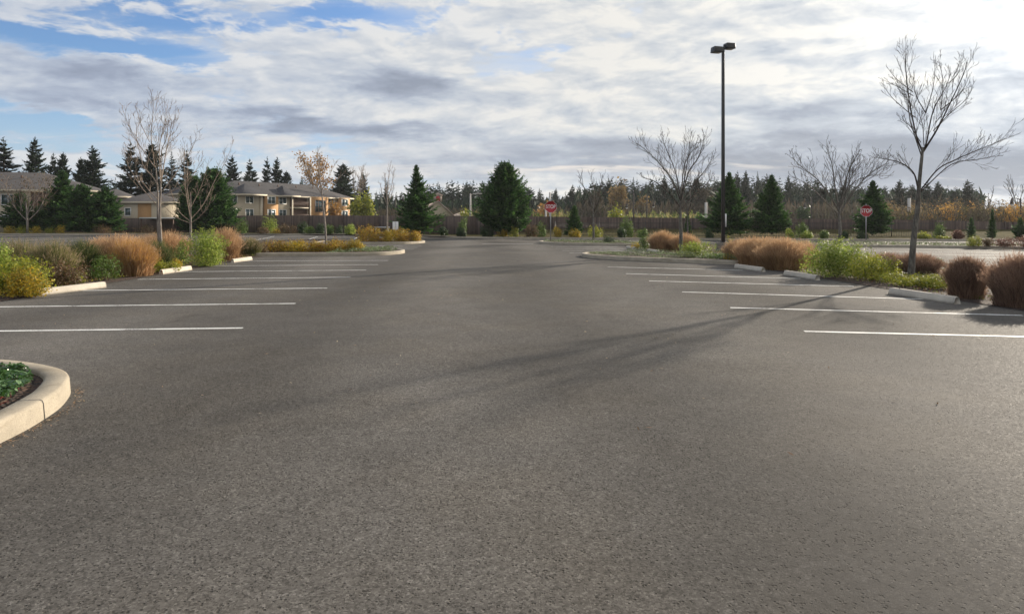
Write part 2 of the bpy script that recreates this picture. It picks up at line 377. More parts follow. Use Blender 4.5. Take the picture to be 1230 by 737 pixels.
def shrub_mesh(rg, rx, ry, h, n, leaf, lobes=9, shoots=14, flat=.5, z0=.03, hollow=.55, asp=.45):
    """uneven shrub: leaves spread through several lobes plus shoots that break the outline"""
    mb = MB(); st = MB()
    C = []
    for i in range(lobes):
        a = rg.uniform(0, 2 * math.pi); q = math.sqrt(rg.random()) * .62
        zc = h * rg.uniform(.28, .68) * (1 - .35 * q)
        C.append((rx * q * math.cos(a), ry * q * math.sin(a), zc, rg.uniform(.34, .55)))
    per = n // lobes
    for cx, cy, cz, s in C:
        d = unit(rg.normal(0, 1, (per, 3))); rad = (hollow + (1 - hollow) * rg.random(per) ** .6) * (1 + .18 * rg.normal(0, 1, per))
        hz = min(cz - z0, h - cz) * .95 + .1 * h
        p = np.array([cx, cy, cz]) + d * rad[:, None] * np.array([rx * s, ry * s, hz])
        p[:, 2] = np.maximum(p[:, 2], z0 + leaf * rg.random(per))
        up = unit(d * .8 + np.array([0, 0, .5]) + rg.normal(0, .55, (per, 3)))
        a = unit(np.cross(up, rg.normal(0, 1, (per, 3)))); b = np.cross(up, a)
        l = leaf * (.6 + .8 * rg.random(per))
        quad_leaves(mb, p, a * l[:, None] * .5, b * l[:, None] * .5 * asp)
        st.tube(np.array([(cx * .15, cy * .15, 0), (cx * .6, cy * .6, cz * .5), (cx, cy, cz)]), [.012, .009, .005], 4, False)
    for i in range(shoots):
        a = rg.uniform(0, 2 * math.pi); q = math.sqrt(rg.random())
        b0 = np.array([rx * q * .5 * math.cos(a), ry * q * .5 * math.sin(a), h * .45])
        e = np.array([rx * q * 1.0 * math.cos(a), ry * q * 1.0 * math.sin(a), h * (1.04 - .42 * q * q) * rg.uniform(.86, 1.12)])
        k = max(10, int(n * .012))
        t = rg.random(k) ** .7
        p = b0 + (e - b0) * t[:, None] + rg.normal(0, leaf * .5, (k, 3))
        up = unit(rg.normal(0, 1, (k, 3)) + np.array([0, 0, .5])); aa = unit(np.cross(up, rg.normal(0, 1, (k, 3)))); bb = np.cross(up, aa)
        l = leaf * (.5 + .7 * rg.random(k))
        quad_leaves(mb, p, aa * l[:, None] * .5, bb * l[:, None] * .5 * asp)
        st.tube(np.array([b0, (b0 + e) / 2, e]), [.006, .004, .002], 3, False)
    return mb, st
def shrub(label, px, d, top, wpx, m, n=2600, leaf=.05, lobes=9, shoots=14, group='shrubs in the planting beds', cat='shrub', name='shrub', stems=True, ratio=1., seed=0, asp=.45, z0=0.):
    h = Zof(top, d) - z0; r = wpx / 2 / F * d
    rg = np.random.default_rng(seed * 17 + int(px) * 3 + int(d * 10))
    mb, st = shrub_mesh(rg, r, r * ratio, h, n, leaf, lobes, shoots, asp=asp)
    if stems:
        o = empty(name, label, cat, (X(px, d), d, z0), group=group)
        mb.build('foliage', M[m], o); st.build('stem', M['stem'], o)
    else:
        o = mb.build(name, M[m], loc=(X(px, d), d, z0)); tag(o, label, cat, group)
    return o
def conifer_mesh(rg, h, r, nb=170, ns=11, lw=.07, z0=.25, pexp=.85, upsw=.5, droop=.15, fill=1., gap=0., br_=True, drop=.06):
    mb = MB(); br = MB()
    ga = 2.39996
    br.tube(np.array([(0, 0, 0), (rg.normal(0, .008) * h, rg.normal(0, .008) * h, h * .5), (0, 0, h)]), [max(.02, h * .016), h * .009, .008], 6, False)
    lean = rg.uniform(0, 6.28)
    for i in range(nb):
        t = (i + rg.random()) / nb
        if gap: t = (math.floor(t * gap) + (t * gap % 1) ** 1.7) / gap
        z = z0 + (h * .985 - z0) * t ** 1.05
        a = i * ga + rg.normal(0, .3)
        L = r * ((1 - t) ** pexp * .97 + .03) * rg.choice([.55, .8, .95, 1.0, 1.22], p=[.14, .26, .3, .2, .1]) * (1 + .12 * math.cos(a - lean)) + .05
        if rg.random() < drop: continue
        if t < .12: L *= .75 + 2. * t
        el = upsw * (.25 + .9 * t) - droop * (1 - t) + rg.normal(0, .12)
        s = (np.arange(ns) + rg.random(ns)) / ns; s = .12 + .88 * s
        out = np.array([math.cos(a), math.sin(a), 0]); side = np.array([-out[1], out[0], 0])
        P = np.outer(s * L * math.cos(el), out); P[:, 2] = z + s * L * math.sin(el) - droop * L * .35 * s * s + .16 * L * s ** 4
        tl = np.maximum((.40 * (1 - s) + .13) * L * fill, .05 * fill + .018 * r) * rg.uniform(.7, 1.25, ns)
        w = np.minimum(lw, tl * .3)
        for sg in (-1, 1):
            for q in (0, 1):
                dv = unit(out * (.5 + .35 * q) + side * sg * (.85 - .3 * q) + np.array([0, 0, 1.]) * rg.uniform(-.15, .42, ns)[:, None] + rg.normal(0, .16, (ns, 3)))
                tq = tl * (1 - .25 * q)
                c = P + dv * tq[:, None] * .5 + out * (q * .06 * L)
                nrm = unit(np.array([0, 0, 1.]) + rg.normal(0, .6, (ns, 3))); bb = unit(np.cross(dv, nrm))
                quad_leaves(mb, c, dv * tq[:, None] * .54, bb * w[:, None] * rg.uniform(.6, 1.2, (ns, 1)))
            c2 = P + side * sg * (tl * rg.uniform(.1, .8, ns))[:, None] + np.array([0, 0, -.2]) * lw
            d2 = unit(out * .7 + rg.normal(0, .5, (ns, 3)) + np.array([0, 0, .2])); b2 = unit(np.cross(d2, rg.normal(0, 1, (ns, 3))))
            quad_leaves(mb, c2, d2 * (tl * .4)[:, None], b2 * w[:, None] * .8)
        dt = unit(out * math.cos(el) + np.array([0, 0, math.sin(el) + .25])); bt = unit(np.cross(dt, np.array([0, 0, 1.])))
        lt = max(.07, .13 * L)
        quad_leaves(mb, (P[-1] + dt * lt * .6)[None], (dt * lt)[None], (bt * min(lw, lt * .3))[None])
        if br_ and L > .35 and lw < .15:
            br.tube(np.array([(0, 0, z), P[ns // 2], P[-1]]), [.012, .008, .004], 3, False)
    k = max(4, nb // 25)                                     # leading shoot
    zc = h * (.955 + .06 * rg.random(k)); dd = unit(rg.normal(0, .45, (k, 3)) + np.array([0, 0, 1.])); bb = unit(np.cross(dd, rg.normal(0, 1, (k, 3))))
    quad_leaves(mb, np.stack([np.zeros(k), np.zeros(k), zc], 1), dd * h * .018, bb * min(lw, h * .004))
    return mb, br
def conifer(label, px, d, top, wpx, m='conif', group='young conifers along the lot edge', name='conifer', z0=0., seed=0, **k):
    h = Zof(top, d) - z0; r = wpx / 2 / F * d
    rg = np.random.default_rng(seed * 13 + int(px) + int(d))
    mb, br = conifer_mesh(rg, h, r, **k)
    o = empty(name, label, 'tree', (X(px, d), d, z0), group=group)
    mb.build('crown', M[m], o); br.build('trunk', M['bark_dark'], o)
    return o
def grow(mb, rg, p, d, L, r, depth, dens, up=.1, wob=.12, ang=(.45, .85), k=None, rmin=.004, start=.25, lr=(.4, .62)):
    seg = 6 if depth > 1 else 4
    pts = [p]; dirs = [d]
    for i in range(seg):
        d = unit(d + rg.normal(0, wob, 3) + np.array([0, 0, up])); p = p + d * L / seg; pts.append(p); dirs.append(d)
    rad = np.linspace(r, max(r * .3, rmin), seg + 1)
    mb.tube(np.array(pts), rad, 6 if r > .03 else (4 if r > .012 else 3), False)
    if depth <= 0: return
    n = max(2, int(round(dens * (.7 + .6 * rg.random()) * (L ** .5) * 1.6)))
    a0 = rg.uniform(0, 6.28)
    for i in range(n):
        s = start + (1 - start) * (i + rg.random()) / n; j = min(int(s * seg), seg - 1); q = pts[j] + (pts[j + 1] - pts[j]) * (s * seg - j)
        dd = dirs[j + 1]; an = rg.uniform(*ang); az = a0 + i * 2.4 + rg.normal(0, .4)
        u = unit(np.cross(dd, np.array([.3, .2, 1.]))); w = np.cross(dd, u)
        nd = unit(dd * math.cos(an) + (u * math.cos(az) + w * math.sin(az)) * math.sin(an) + np.array([0, 0, .12]))
        rr = max(min(rad[j] * .5, r * .5), rmin)
        grow(mb, rg, q, nd, L * rg.uniform(*lr) * (1.15 - .45 * s), rr, depth - 1, dens, up, wob * 1.1, ang, k, rmin, .2, lr)
def bare_tree(label, px, d, limbs, bark='bark_grey', twig='twig_brown', depth=2, dens=2.4, r0=.085, group='leafless street trees', seed=1, name='bare_tree', rmin=.0045, trunks=None, lscale=.45, z0=0., ydep=.55, up=.1, tang=(.35, .8), leafm=None, nleaf=0, lsize=.09, lspread=.3):
    """limbs: main limbs as (dx px, height px) from the trunk base at this distance; each then grows finer branches"""
    rg = np.random.default_rng(seed)
    k = d / F; o = empty(name, label, 'tree', (X(px, d), d, z0), group=group)
    tr = MB(); cr = MB()
    for T in (trunks or []):
        P = catmull([(a[0] * k, a[2] if len(a) > 2 else 0., a[1] * k) for a in T], 5)
        rad = np.linspace(r0, r0 * .27, len(P)); rad[0] *= 1.35; rad[1] *= 1.12
        tr.tube(P, rad, 9, True)
    tips = []
    for limb, rs in limbs:
        sg = rg.choice([-1, 1]); fy = rg.uniform(.15, 1.) * sg * ydep
        x0, zz0 = limb[0]
        P = []
        for (x, z) in limb:
            P.append((x * k, fy * math.hypot(x - x0, z - zz0) * k, z * k))
        P = catmull(P, 5); n = len(P)
        rad = np.linspace(rs, max(rs * .22, rmin * 1.2), n)
        (tr if rs > .03 else cr).tube(P, rad, 7 if rs > .03 else 5, False)
        Ltot = np.sum(np.linalg.norm(np.diff(P, axis=0), axis=1))
        m = max(5, int(Ltot * dens * 2.5))
        a0 = rg.uniform(0, 6.28)
        for i in range(m):
            s = .18 + .82 * (i + rg.random()) / m; j = min(int(s * (n - 1)), n - 2)
            q = P[j]; dd = unit(P[j + 1] - P[j]); an = rg.uniform(*tang); az = a0 + 2.4 * i
            u = unit(np.cross(dd, np.array([.3, .2, 1.]))); w = np.cross(dd, u)
            nd = unit(dd * math.cos(an) + (u * math.cos(az) + w * math.sin(az)) * math.sin(an) + np.array([0, 0, .15]))
            grow(cr, rg, q, nd, Ltot * lscale * rg.uniform(.55, 1.) * (1.2 - .6 * s), max(rad[j] * .36, rmin), depth - 1, dens, up, .08, tang, rmin=rmin)
            tips.append(q + nd * Ltot * lscale * .4)
    tr.build('trunk', M[bark], o, True); cr.build('crown', M[twig], o, True)
    if leafm:
        tp = np.array(tips); c = tp[rg.integers(0, len(tp), nleaf)] + rg.normal(0, lspread, (nleaf, 3))
        lf = MB(); up_ = unit(rg.normal(0, 1, (nleaf, 3))); a = unit(np.cross(up_, rg.normal(0, 1, (nleaf, 3)))); b = np.cross(up_, a)
        quad_leaves(lf, c, a * lsize * .5, b * lsize * .35); lf.build('leaves', M[leafm], o)
    return o
# ================================================================== camera, light, sky
cam = bpy.data.cameras.new('camera'); co = bpy.data.objects.new('camera', cam); COL.objects.link(co)
co.location = (0, 0, CH); co.rotation_euler = (R(90), 0, 0)
cam.sensor_width = 36; cam.lens = F / 1230 * 36; cam.shift_y = -(368.5 - HY) / 1230; cam.clip_start = .05; cam.clip_end = 6000
SC.camera = co
SC.view_settings.view_transform = 'Standard'; SC.view_settings.look = 'None'; SC.view_settings.gamma = 1; SC.view_settings.exposure = EXPO
SC.render.film_transparent = False
SC.cycles.max_bounces = 6; SC.cycles.transparent_max_bounces = 8; SC.cycles.use_denoising = True
SC.cycles.use_adaptive_sampling = True; SC.cycles.adaptive_threshold = .015
sl = bpy.data.lights.new('sun', 'SUN'); sl.energy = SUN_E; sl.angle = R(.75); sl.color = (1., .89, .74)
so = bpy.data.objects.new('sun', sl); COL.objects.link(so)
sd = Vector((math.sin(SUN_AZ) * math.cos(SUN_EL), math.cos(SUN_AZ) * math.cos(SUN_EL), math.sin(SUN_EL)))
so.rotation_euler = sd.to_track_quat('Z', 'Y').to_euler(); so.location = sd * 60

def AE(px, py):
    a = math.atan((px - CX) / F); return a, math.atan((HY - py) / F * math.cos(a))
W = bpy.data.worlds.new('World'); SC.world = W; W.use_nodes = True
nb = NB(W.node_tree); bg = nb.n['Background']
sky = nb.new('ShaderNodeTexSky', sky_type='NISHITA'); sky.sun_disc = False; sky.sun_elevation = SUN_EL; sky.sun_rotation = SUN_AZ
sky.air_density = 1.0; sky.dust_density = .6; sky.ozone_density = 2.0
dv = nb.new('ShaderNodeTexCoord').outputs['Generated']
x, y, z = nb.xyz(dv)[:3]
az = nb.m('ARCTAN2', x, y); el = nb.m('ARCSINE', nb.m('MAXIMUM', z, -.2))
zz = nb.add(nb.m('MAXIMUM', z, 0.), .16)
pl = nb.vec(nb.m('DIVIDE', x, zz), nb.m('DIVIDE', y, zz), 0.)                 # the cloud deck seen in perspective
wn1 = nb.xyz(nb.noise(nb.scale(pl, (1., 1.6, 1.)), 1.5, 6, .6, out='Color'))
waz = nb.add(az, nb.mul(nb.sub(wn1[0], .5), .34)); wel = nb.add(el, nb.mul(nb.sub(wn1[1], .5), .11))
def blob(px, py, sx, sy, wgt):
    a, e = AE(px, py); sa = sx / F; se = sy / F
    u = nb.m('DIVIDE', nb.sub(waz, a), sa); v = nb.m('DIVIDE', nb.sub(wel, e), se)
    q = nb.add(nb.mul(u, u), nb.mul(v, v))
    return nb.mul(nb.m('EXPONENT', nb.mul(q, -1.)), wgt)
def blobs(L):
    s = None
    for b in L:
        t = blob(*b); s = t if s is None else nb.add(s, t)
    return s
fb = nb.noise(nb.vadd(nb.scale(pl, (1., 2.2, 1.)), (3.1, 1.7, 0)), .8, 8, .52, .2)
fb_up = nb.noise(nb.vadd(nb.scale(pl, (1., 2.2, 1.)), (3.2, 1.37, 0)), .8, 6, .5, .2)      # a little farther towards the light
streak = nb.noise(nb.vadd(nb.scale(pl, (.55, 2.4, 1.)), (9., 4., 0)), 1.6, 8, .6, .6)
cw = nb.noise(nb.vec(nb.mul(az, 5.), nb.mul(el, 14.), 3.), 1.0, 3, .5, out='Color')
cq = nb.vadd(nb.vec(nb.mul(az, 8.5), nb.mul(el, 24.), 0.), nb.scale(nb.vadd(cw, (-.5, -.5, -.5)), (.9, .7, 0.)))
cum = nb.noise(cq, 1.0, 10, .6, .1)
cum_up = nb.noise(nb.vadd(cq, (.16, .36, 0)), 1.0, 7, .54, .1)
def puff(v):                                             # rounded billows
    n1 = nb.noise(v, 2.6, 5, .55, .2)
    return nb.sub(1., nb.mul(nb.m('ABSOLUTE', nb.sub(n1, .5)), 4.))
pf = puff(cq); pf_up = puff(nb.vadd(cq, (.07, .16, 0)))
# how much cloud stands where (positions as directions in the sky)
right = nb.m('MAXIMUM', nb.ss(az, -.55, .12), nb.ss(az, -.9, -1.5, 0., .8))
clear = blobs([(60, 50, 130, 16, .46), (190, 18, 50, 18, .34), (200, 66, 100, 12, .30), (395, 22, 75, 20, .42), (330, 72, 70, 10, .22), (40, 150, 100, 12, .30), (130, 196, 150, 12, .10), (560, 45, 70, 26, .2), (640, 80, 65, 32, .36), (290, 22, 40, 10, .2), (260, 118, 90, 8, .10)])
full = blobs([(1020, 190, 300, 50, .3), (110, 85, 200, 22, .26), (130, 135, 200, 22, .24), (420, 110, 200, 60, .2), (80, 180, 160, 12, .12), (180, 45, 75, 26, .24), (300, 12, 90, 18, .2), (270, 62, 110, 22, .12), (420, 70, 130, 26, .16), (900, 60, 420, 110, .3), (1180, 20, 200, 120, .5), (60, 105, 120, 22, .24), (700, 140, 220, 60, .16)])
veil = nb.ss(nb.add(nb.add(nb.mul(streak, 1.), nb.mul(right, .26)), nb.sub(full, nb.mul(clear, .9))), .34, .92)
cd = nb.add(nb.add(nb.add(nb.mul(cum, .80), nb.mul(fb, .20)), nb.mul(nb.sub(pf, .55), .11)), nb.sub(nb.mul(full, .42), nb.mul(clear, .52)))
cmask = nb.ss(nb.add(cd, nb.mul(right, .06)), .47, .60)
dark = blobs([(490, 104, 85, 20, .85), (130, 98, 80, 12, .55), (60, 128, 140, 10, .3), (200, 130, 110, 10, .26), (350, 150, 95, 12, .75), (470, 158, 70, 8, .3), (640, 180, 150, 18, .36), (880, 190, 190, 32, .56), (600, 205, 160, 14, .3), (1170, 190, 150, 40, .62), (1000, 135, 110, 18, .4), (1185, 90, 60, 10, .25), (780, 110, 60, 8, .2), (100, 165, 160, 10, .25), (1060, 215, 220, 18, .38), (60, 78, 80, 8, .25)])
lit = nb.add(nb.add(nb.mul(nb.sub(cum, cum_up), 1.5), nb.mul(nb.sub(fb, fb_up), .3)), nb.mul(nb.sub(pf, pf_up), .13))
shade = nb.m('MULTIPLY_ADD', lit, 1., nb.sub(.86, nb.mul(dark, nb.ss(nb.add(cum, nb.mul(fb, .4)), .42, .8, .55, 1.15))), clamp=True)
glow_a, glow_e = SUN_AZ, SUN_EL
cosang = nb.new('ShaderNodeVectorMath', operation='DOT_PRODUCT'); nb.put(cosang.inputs[0], dv); cosang.inputs[1].default_value = sd
cs = nb.m('MAXIMUM', cosang.outputs['Value'], 0.)
glow = nb.add(nb.mul(nb.m('POWER', cs, 12.), .32), nb.mul(nb.m('POWER', cs, 60.), .7))
ccol = nb.ramp(shade, [(0., (.27, .30, .37)), (.3, (.37, .405, .485)), (.55, (.51, .545, .61)), (.78, (.66, .67, .69)), (1., (.84, .81, .77))])
gv = nb.add(nb.lin(az, -.6, .3, .88, 1.02), nb.mul(glow, nb.lin(shade, 0., 1., .25, 1.)))
ccol = nb.mix(1., ccol, nb.vec(nb.mul(gv, nb.lin(az, -.6, .2, .95, 1.)), gv, nb.mul(gv, nb.lin(az, -.6, .2, 1.08, .97))), 'MULTIPLY')
vcol = nb.mix(1., nb.ramp(nb.lin(fb, .3, .7), [(0., (.50, .575, .70)), (1., (.74, .75, .77))]), nb.vec(nb.mul(gv, nb.lin(az, -.6, .2, .93, 1.)), gv, nb.mul(gv, nb.lin(az, -.6, .2, 1.08, .98))), 'MULTIPLY')
skyc = nb.mix(1., sky.outputs[0], (1.0, 1.2, 1.5), 'MULTIPLY')
skyc = nb.mix(1., skyc, (SKY_STR, SKY_STR, SKY_STR), 'MULTIPLY')
hz = nb.ss(el, .0, .2, .8, 0.)                                                  # pale low air
skyc = nb.mix(hz, skyc, (.50, .60, .72))
c = nb.mix(nb.mul(veil, .88), skyc, vcol)
c = nb.mix(nb.mul(cmask, .86), c, ccol)
low = blobs([(590, 208, 210, 7, .6), (330, 178, 200, 9, .4), (720, 203, 90, 5, .7), (850, 208, 90, 6, .6), (1190, 232, 60, 5, .6)])  # bright gap of sky under the cloud deck
c = nb.mix(nb.m('MINIMUM', nb.mul(low, nb.ss(streak, .42, .6)), 1.), c, (.80, .75, .70))
g = 1 / SKY_STR
c = nb.mix(1., c, (g * CLOUD_K, g * CLOUD_K, g * CLOUD_K), 'MULTIPLY')
nb.put(bg.inputs[0], c); bg.inputs[1].default_value = SKY_STR
W.cycles.sampling_method = 'MANUAL'; W.cycles.sample_map_resolution = 512

# ================================================================== ground, lot, kerbs, paint
gm = MB(); xs = np.linspace(-700, 700, 61); ys = np.linspace(-200, 900, 65)
gx, gy = np.meshgrid(xs, ys); gz = np.full_like(gx, -.06)
v = np.stack([gx, gy, gz], -1).reshape(-1, 3); n = 61
f = [[j * n + i, j * n + i + 1, (j + 1) * n + i + 1, (j + 1) * n + i] for j in range(64) for i in range(60)]
gm.add(v, f); structure(gm.build('ground', M['ground']))
FK = [(-90, 80), (-60, 75), (-24, 73), (-9.3, 65), (-5, 59.5), (0, 57), (12, 54), (30, 50.5), (60, 47), (90, 45)]
def dk(x): return float(np.interp(x, [p[0] for p in FK], [p[1] for p in FK]))
lot = MB(); lot.poly([(-90, -14, 0), (90, -14, 0)] + [(a, b, 0) for a, b in FK[::-1]])
structure(lot.build('asphalt_lot', M['asphalt']))
def bed(pts, z=.012): 
    m = MB(); m.poly([(a, b, z) for a, b in pts]); return structure(m.build('planting_bed', M['mulch']))
def uv(u, v): return (u - .067 * v, v)
bed([uv(-8.75, 6.95), uv(-8.75, 12), uv(-8.7, 20), uv(-8.8, 28.4), uv(-8.8, 56), uv(-15, 56), uv(-15, 6.95)])
bed([uv(9.35, 5), uv(9.3, 14), uv(9.4, 22), uv(9.4, 28), uv(9.7, 50), uv(15.6, 50), uv(15.6, 5)])
def kerb(pts, soil=True, w=.2, h=.15, closed=True, name='kerb', n=7, joints=True):
    """cast kerb with a battered face and rounded nose; soil inside"""
    P = catmull(pts, n, closed); m = len(P)
    t = np.roll(P, -1, 0) - np.roll(P, 1, 0)
    if not closed: t[0] = P[1] - P[0]; t[-1] = P[-1] - P[-2]
    t /= np.linalg.norm(t, axis=1)[:, None]; nr = np.stack([-t[:, 1], t[:, 0]], 1)      # inward for a counter-clockwise outline
    prof = [(0, -.05), (.012, h - .03), (.022, h - .008), (.04, h), (w - .02, h), (w, h - .015), (w, -.05)]
    V = np.concatenate([np.concatenate([P + nr * o, np.full((m, 1), zz)], 1)[:, None] for o, zz in prof], 1); k = len(prof)
    mb = MB(); i = np.arange(m if closed else m - 1); i2 = (i + 1) % m
    f = np.concatenate([np.stack([i * k + j, i2 * k + j, i2 * k + j + 1, i * k + j + 1], 1) for j in range(k - 1)])
    mb.add(V.reshape(-1, 3), f)
    o = structure(mb.build(name, M['kerb'], smooth=False))
    if soil:
        s = MB(); s.poly([(p[0] + q[0] * w * .7, p[1] + q[1] * w * .7, h - .035) for p, q in zip(P, nr)]); structure(s.build('planting_bed', M['mulch']))
    return P
def ccw(p):
    a = sum(p[i][0] * p[(i + 1) % len(p)][1] - p[(i + 1) % len(p)][0] * p[i][1] for i in range(len(p))); return p if a > 0 else p[::-1]
ISL0 = ccw([(-3.30, 1.2), (-3.38, 3.0), (-3.46, 4.44), (-3.55, 5.0), (-3.70, 5.45), (-3.98, 5.92), (-4.45, 6.27), (-5.15, 6.52), (-6.5, 6.72), (-9, 6.85), (-12.5, 6.85), (-13., 4.), (-12.5, 1.), (-8, .9), (-3.6, .9)])
ISR1 = ccw([(9.0, 22.0), (7.9, 22.7), (6.4, 23.7), (5.0, 24.7), (3.9, 25.8), (3.25, 26.8), (2.98, 27.8), (3.1, 28.8), (3.7, 29.4), (5.5, 29.2), (7.6, 28.5), (9.0, 28.0)])
ISR2 = ccw([(8.4, 40.0), (6.7, 40.6), (5.2, 41.2), (3.8, 42.0), (2.6, 43.2), (1.95, 44.6), (1.9, 46.0), (2.5, 47.0), (4., 47.3), (6.5, 46.6), (8., 46)])
ISL1 = ccw([(-11.5, 28.6), (-9.5, 28.5), (-7.6, 28.5), (-6.3, 28.7), (-5.5, 29.5), (-5.12, 30.8), (-5.3, 32.2), (-6.2, 33), (-8.5, 33.2), (-11.5, 33.2)])
ISL2 = ccw([(-13, 42.8), (-11, 42.8), (-8.6, 42.9), (-7.2, 43.4), (-6.4, 44.8), (-6.15, 46.4), (-6.5, 47.8), (-7.6, 48.6), (-10, 48.8), (-13, 48.8)])
ISR3 = ccw([(17.5, 39.5), (20, 38.6), (22.5, 37.7), (25, 36.7), (27, 35.6), (29, 34.0), (31, 33), (33, 33.5), (33, 37), (30, 40), (26, 43.5), (21, 46), (17.5, 46)])
for I in (ISL0, ISR1, ISR2, ISL1, ISL2, ISR3): kerb(I)
kerb([uv(15.9, 4), uv(15.9, 14), uv(15.9, 22), uv(15.9, 30), uv(15.9, 40), uv(15.9, 49)], False, closed=False)
kerb([(a, b) for a, b in FK[::-1]][::-1], False, closed=False, n=10)
# verge behind the far kerb and the bank of dry grass under the fence
FEN = [(-90, 92), (-60, 88), (-26, 84), (-10, 76), (0, 70), (15, 65), (32, 60), (60, 57), (90, 55)]
def df(x): return float(np.interp(x, [p[0] for p in FEN], [p[1] for p in FEN]))
def bankz(x): return .7 * float(np.interp(x, [-2, 5], [0, 1])) 
vb = MB(); gxs = np.linspace(-90, 90, 121); T = np.array([0, .25, .5, .75, 1., 1.3])
V = []
for t in T:
    for a in gxs:
        k, e = dk(a) + .2, df(a)
        s = min(1, max(0, (t - .35) / .6)); s = s * s * (3 - 2 * s)
        V.append((a, k + (e - k) * t, .09 + bankz(a) * s if t < 1.2 else -.1))
n = len(gxs); fbank = [[j * n + i, j * n + i + 1, (j + 1) * n + i + 1, (j + 1) * n + i] for j in range(len(T) - 1) for i in range(n - 1)]
vb.add(V, fbank[:]); structure(vb.build('verge', M['ground']))
sb = MB(); V = []                                        # mulched strip just behind the far kerb
for t in (.15, 2.6):
    for a in gxs: V.append((a, dk(a) + t, .115))
sb.add(V, [[i, i + 1, n + i + 1, n + i] for i in range(n - 1)]); structure(sb.build('planting_bed', M['mulch']))
def line(p, q, w=.1, z=.004, m='paint', name='stall_line'):
    p = np.array(p); q = np.array(q); d = (q - p) / np.linalg.norm(q - p); s = np.array([-d[1], d[0]]) * w / 2
    mb = MB(); k = 12; V = []
    for i in range(k + 1):
        c = p + (q - p) * i / k; V += [(*(c - s), z), (*(c + s), z)]
    mb.add(V, [[2 * i, 2 * i + 2, 2 * i + 3, 2 * i + 1] for i in range(k)]); structure(mb.build(name, M[m]))
for p, q in [((-3.79, 9.26), (-9.0, 8.85)), ((-3.96, 12.03), (-9.1, 11.55)), ((-4.16, 14.8), (-9.35, 14.3)), ((-4.35, 17.7), (-9.7, 17.05)), ((-4.5, 20.3), (-10.1, 19.6)),
             ((-4.66, 22.9), (-10.1, 22.2)), ((-4.77, 25.3), (-10.2, 25.0)),
             ((3.99, 8.98), (9.3, 8.15)), ((3.80, 11.45), (8.15, 10.5)), ((3.62, 14.0), (8.25, 12.6)), ((3.46, 16.6), (7.9, 15.2)), ((3.27, 18.9), (7.6, 17.3)), ((3.16, 21.7), (7.1, 20.2)),
             ((2.75, 31.5), (6.6, 30.9)), ((2.6, 34.0), (6.5, 33.4)), ((2.45, 36.6), (6.3, 36.0)), ((2.3, 39.2), (6.2, 38.6)),
             ((-5.3, 35.5), (-10.8, 35.1)), ((-5.45, 38.1), (-11, 37.7)), ((-5.6, 40.7), (-11.2, 40.3)),
             ((19, 30), (24, 28.6)), ((19.3, 27.2), (24.6, 25.8)), ((18.8, 33), (23.4, 31.6)),
             ((-16.2, 51), (-19.2, 65)), ((-20.6, 53), (-24.2, 67)), ((-12.3, 50), (-14.6, 62)), ((-25, 55), (-29, 69))]:
    line(p, q)
line((-2.0, 44.2), (1.4, 43.9), .42, m='wornpaint', name='stop_bar')
# ================================================================== wheel stops
def stop_mesh():
    L = 1.7; prof = [(-.085, 0), (.085, 0), (.075, .045), (.05, .12), (.03, .135), (-.03, .135), (-.05, .12), (-.075, .045)]
    xs = [-L / 2, -L / 2 + .05, -.6, -.42, .42, .6, L / 2 - .05, L / 2]; mb = MB(); V = []
    for i, xx in enumerate(xs):
        e = .78 if i in (0, 7) else 1.
        for (py, pz) in prof:
            if pz == 0 and i in (3, 4): pz = .0
            V.append((xx, py * e, pz * (.93 if i in (0, 7) else 1)))
    k = len(prof); f = [[i * k + j, (i + 1) * k + j, (i + 1) * k + (j + 1) % k, i * k + (j + 1) % k] for i in range(7) for j in range(k)]
    mb.add(V, f); mb.f.append(np.array([list(range(k))[::-1]])); mb.f.append(np.array([list(range(7 * k, 8 * k))]))
    return mb.mesh('body', M['stop'])
def pin_mesh():
    mb = MB(); mb.tube([(0, 0, .128), (0, 0, .139)], [.016, .016], 10); return mb.mesh('pin', M['rail'])
SB, PN = stop_mesh(), pin_mesh()
def wheel_stop(label, p, q):
    c = ((p[0] + q[0]) / 2, (p[1] + q[1]) / 2, .0); o = empty('wheel_stop', label, 'wheel stop', c, math.atan2(q[1] - p[1], q[0] - p[0]), 'concrete wheel stops along the planting beds')
    link('body', SB, o)
    for xx in (-.6, .6): link('pin', PN, o, (xx, 0, 0))
wheel_stop('sunlit cream concrete wheel stop nearest the yellow shrubs of the left bed', (-9.62, 13.3), (-9.28, 15.0))
wheel_stop('sunlit cream wheel stop between the tall tan grass and the bright green shrub', (-9.98, 18.6), (-9.98, 20.5))
wheel_stop('small sunlit wheel stop in front of the rounded rusty grass, farthest of the left row', (-10.2, 23.9), (-10.2, 25.8))
wheel_stop('grey shaded wheel stop at the foot of the yellow groundcover by the tall bare tree', (7.86, 13.65), (8.1, 11.95))
wheel_stop('grey wheel stop between the big tan grass and the bright green bush', (7.68, 18.5), (7.8, 16.75))
wheel_stop('grey wheel stop at the end of the kerbed island, before the tan grass', (7.25, 21.3), (7.5, 19.6))
wheel_stop('far wheel stop by the small yellow plant beyond the groundcover island', (6.5, 37.2), (6.65, 35.4))
wheel_stop('far wheel stop before the tan grass mound behind the groundcover island', (6.85, 33.0), (7.0, 31.2))

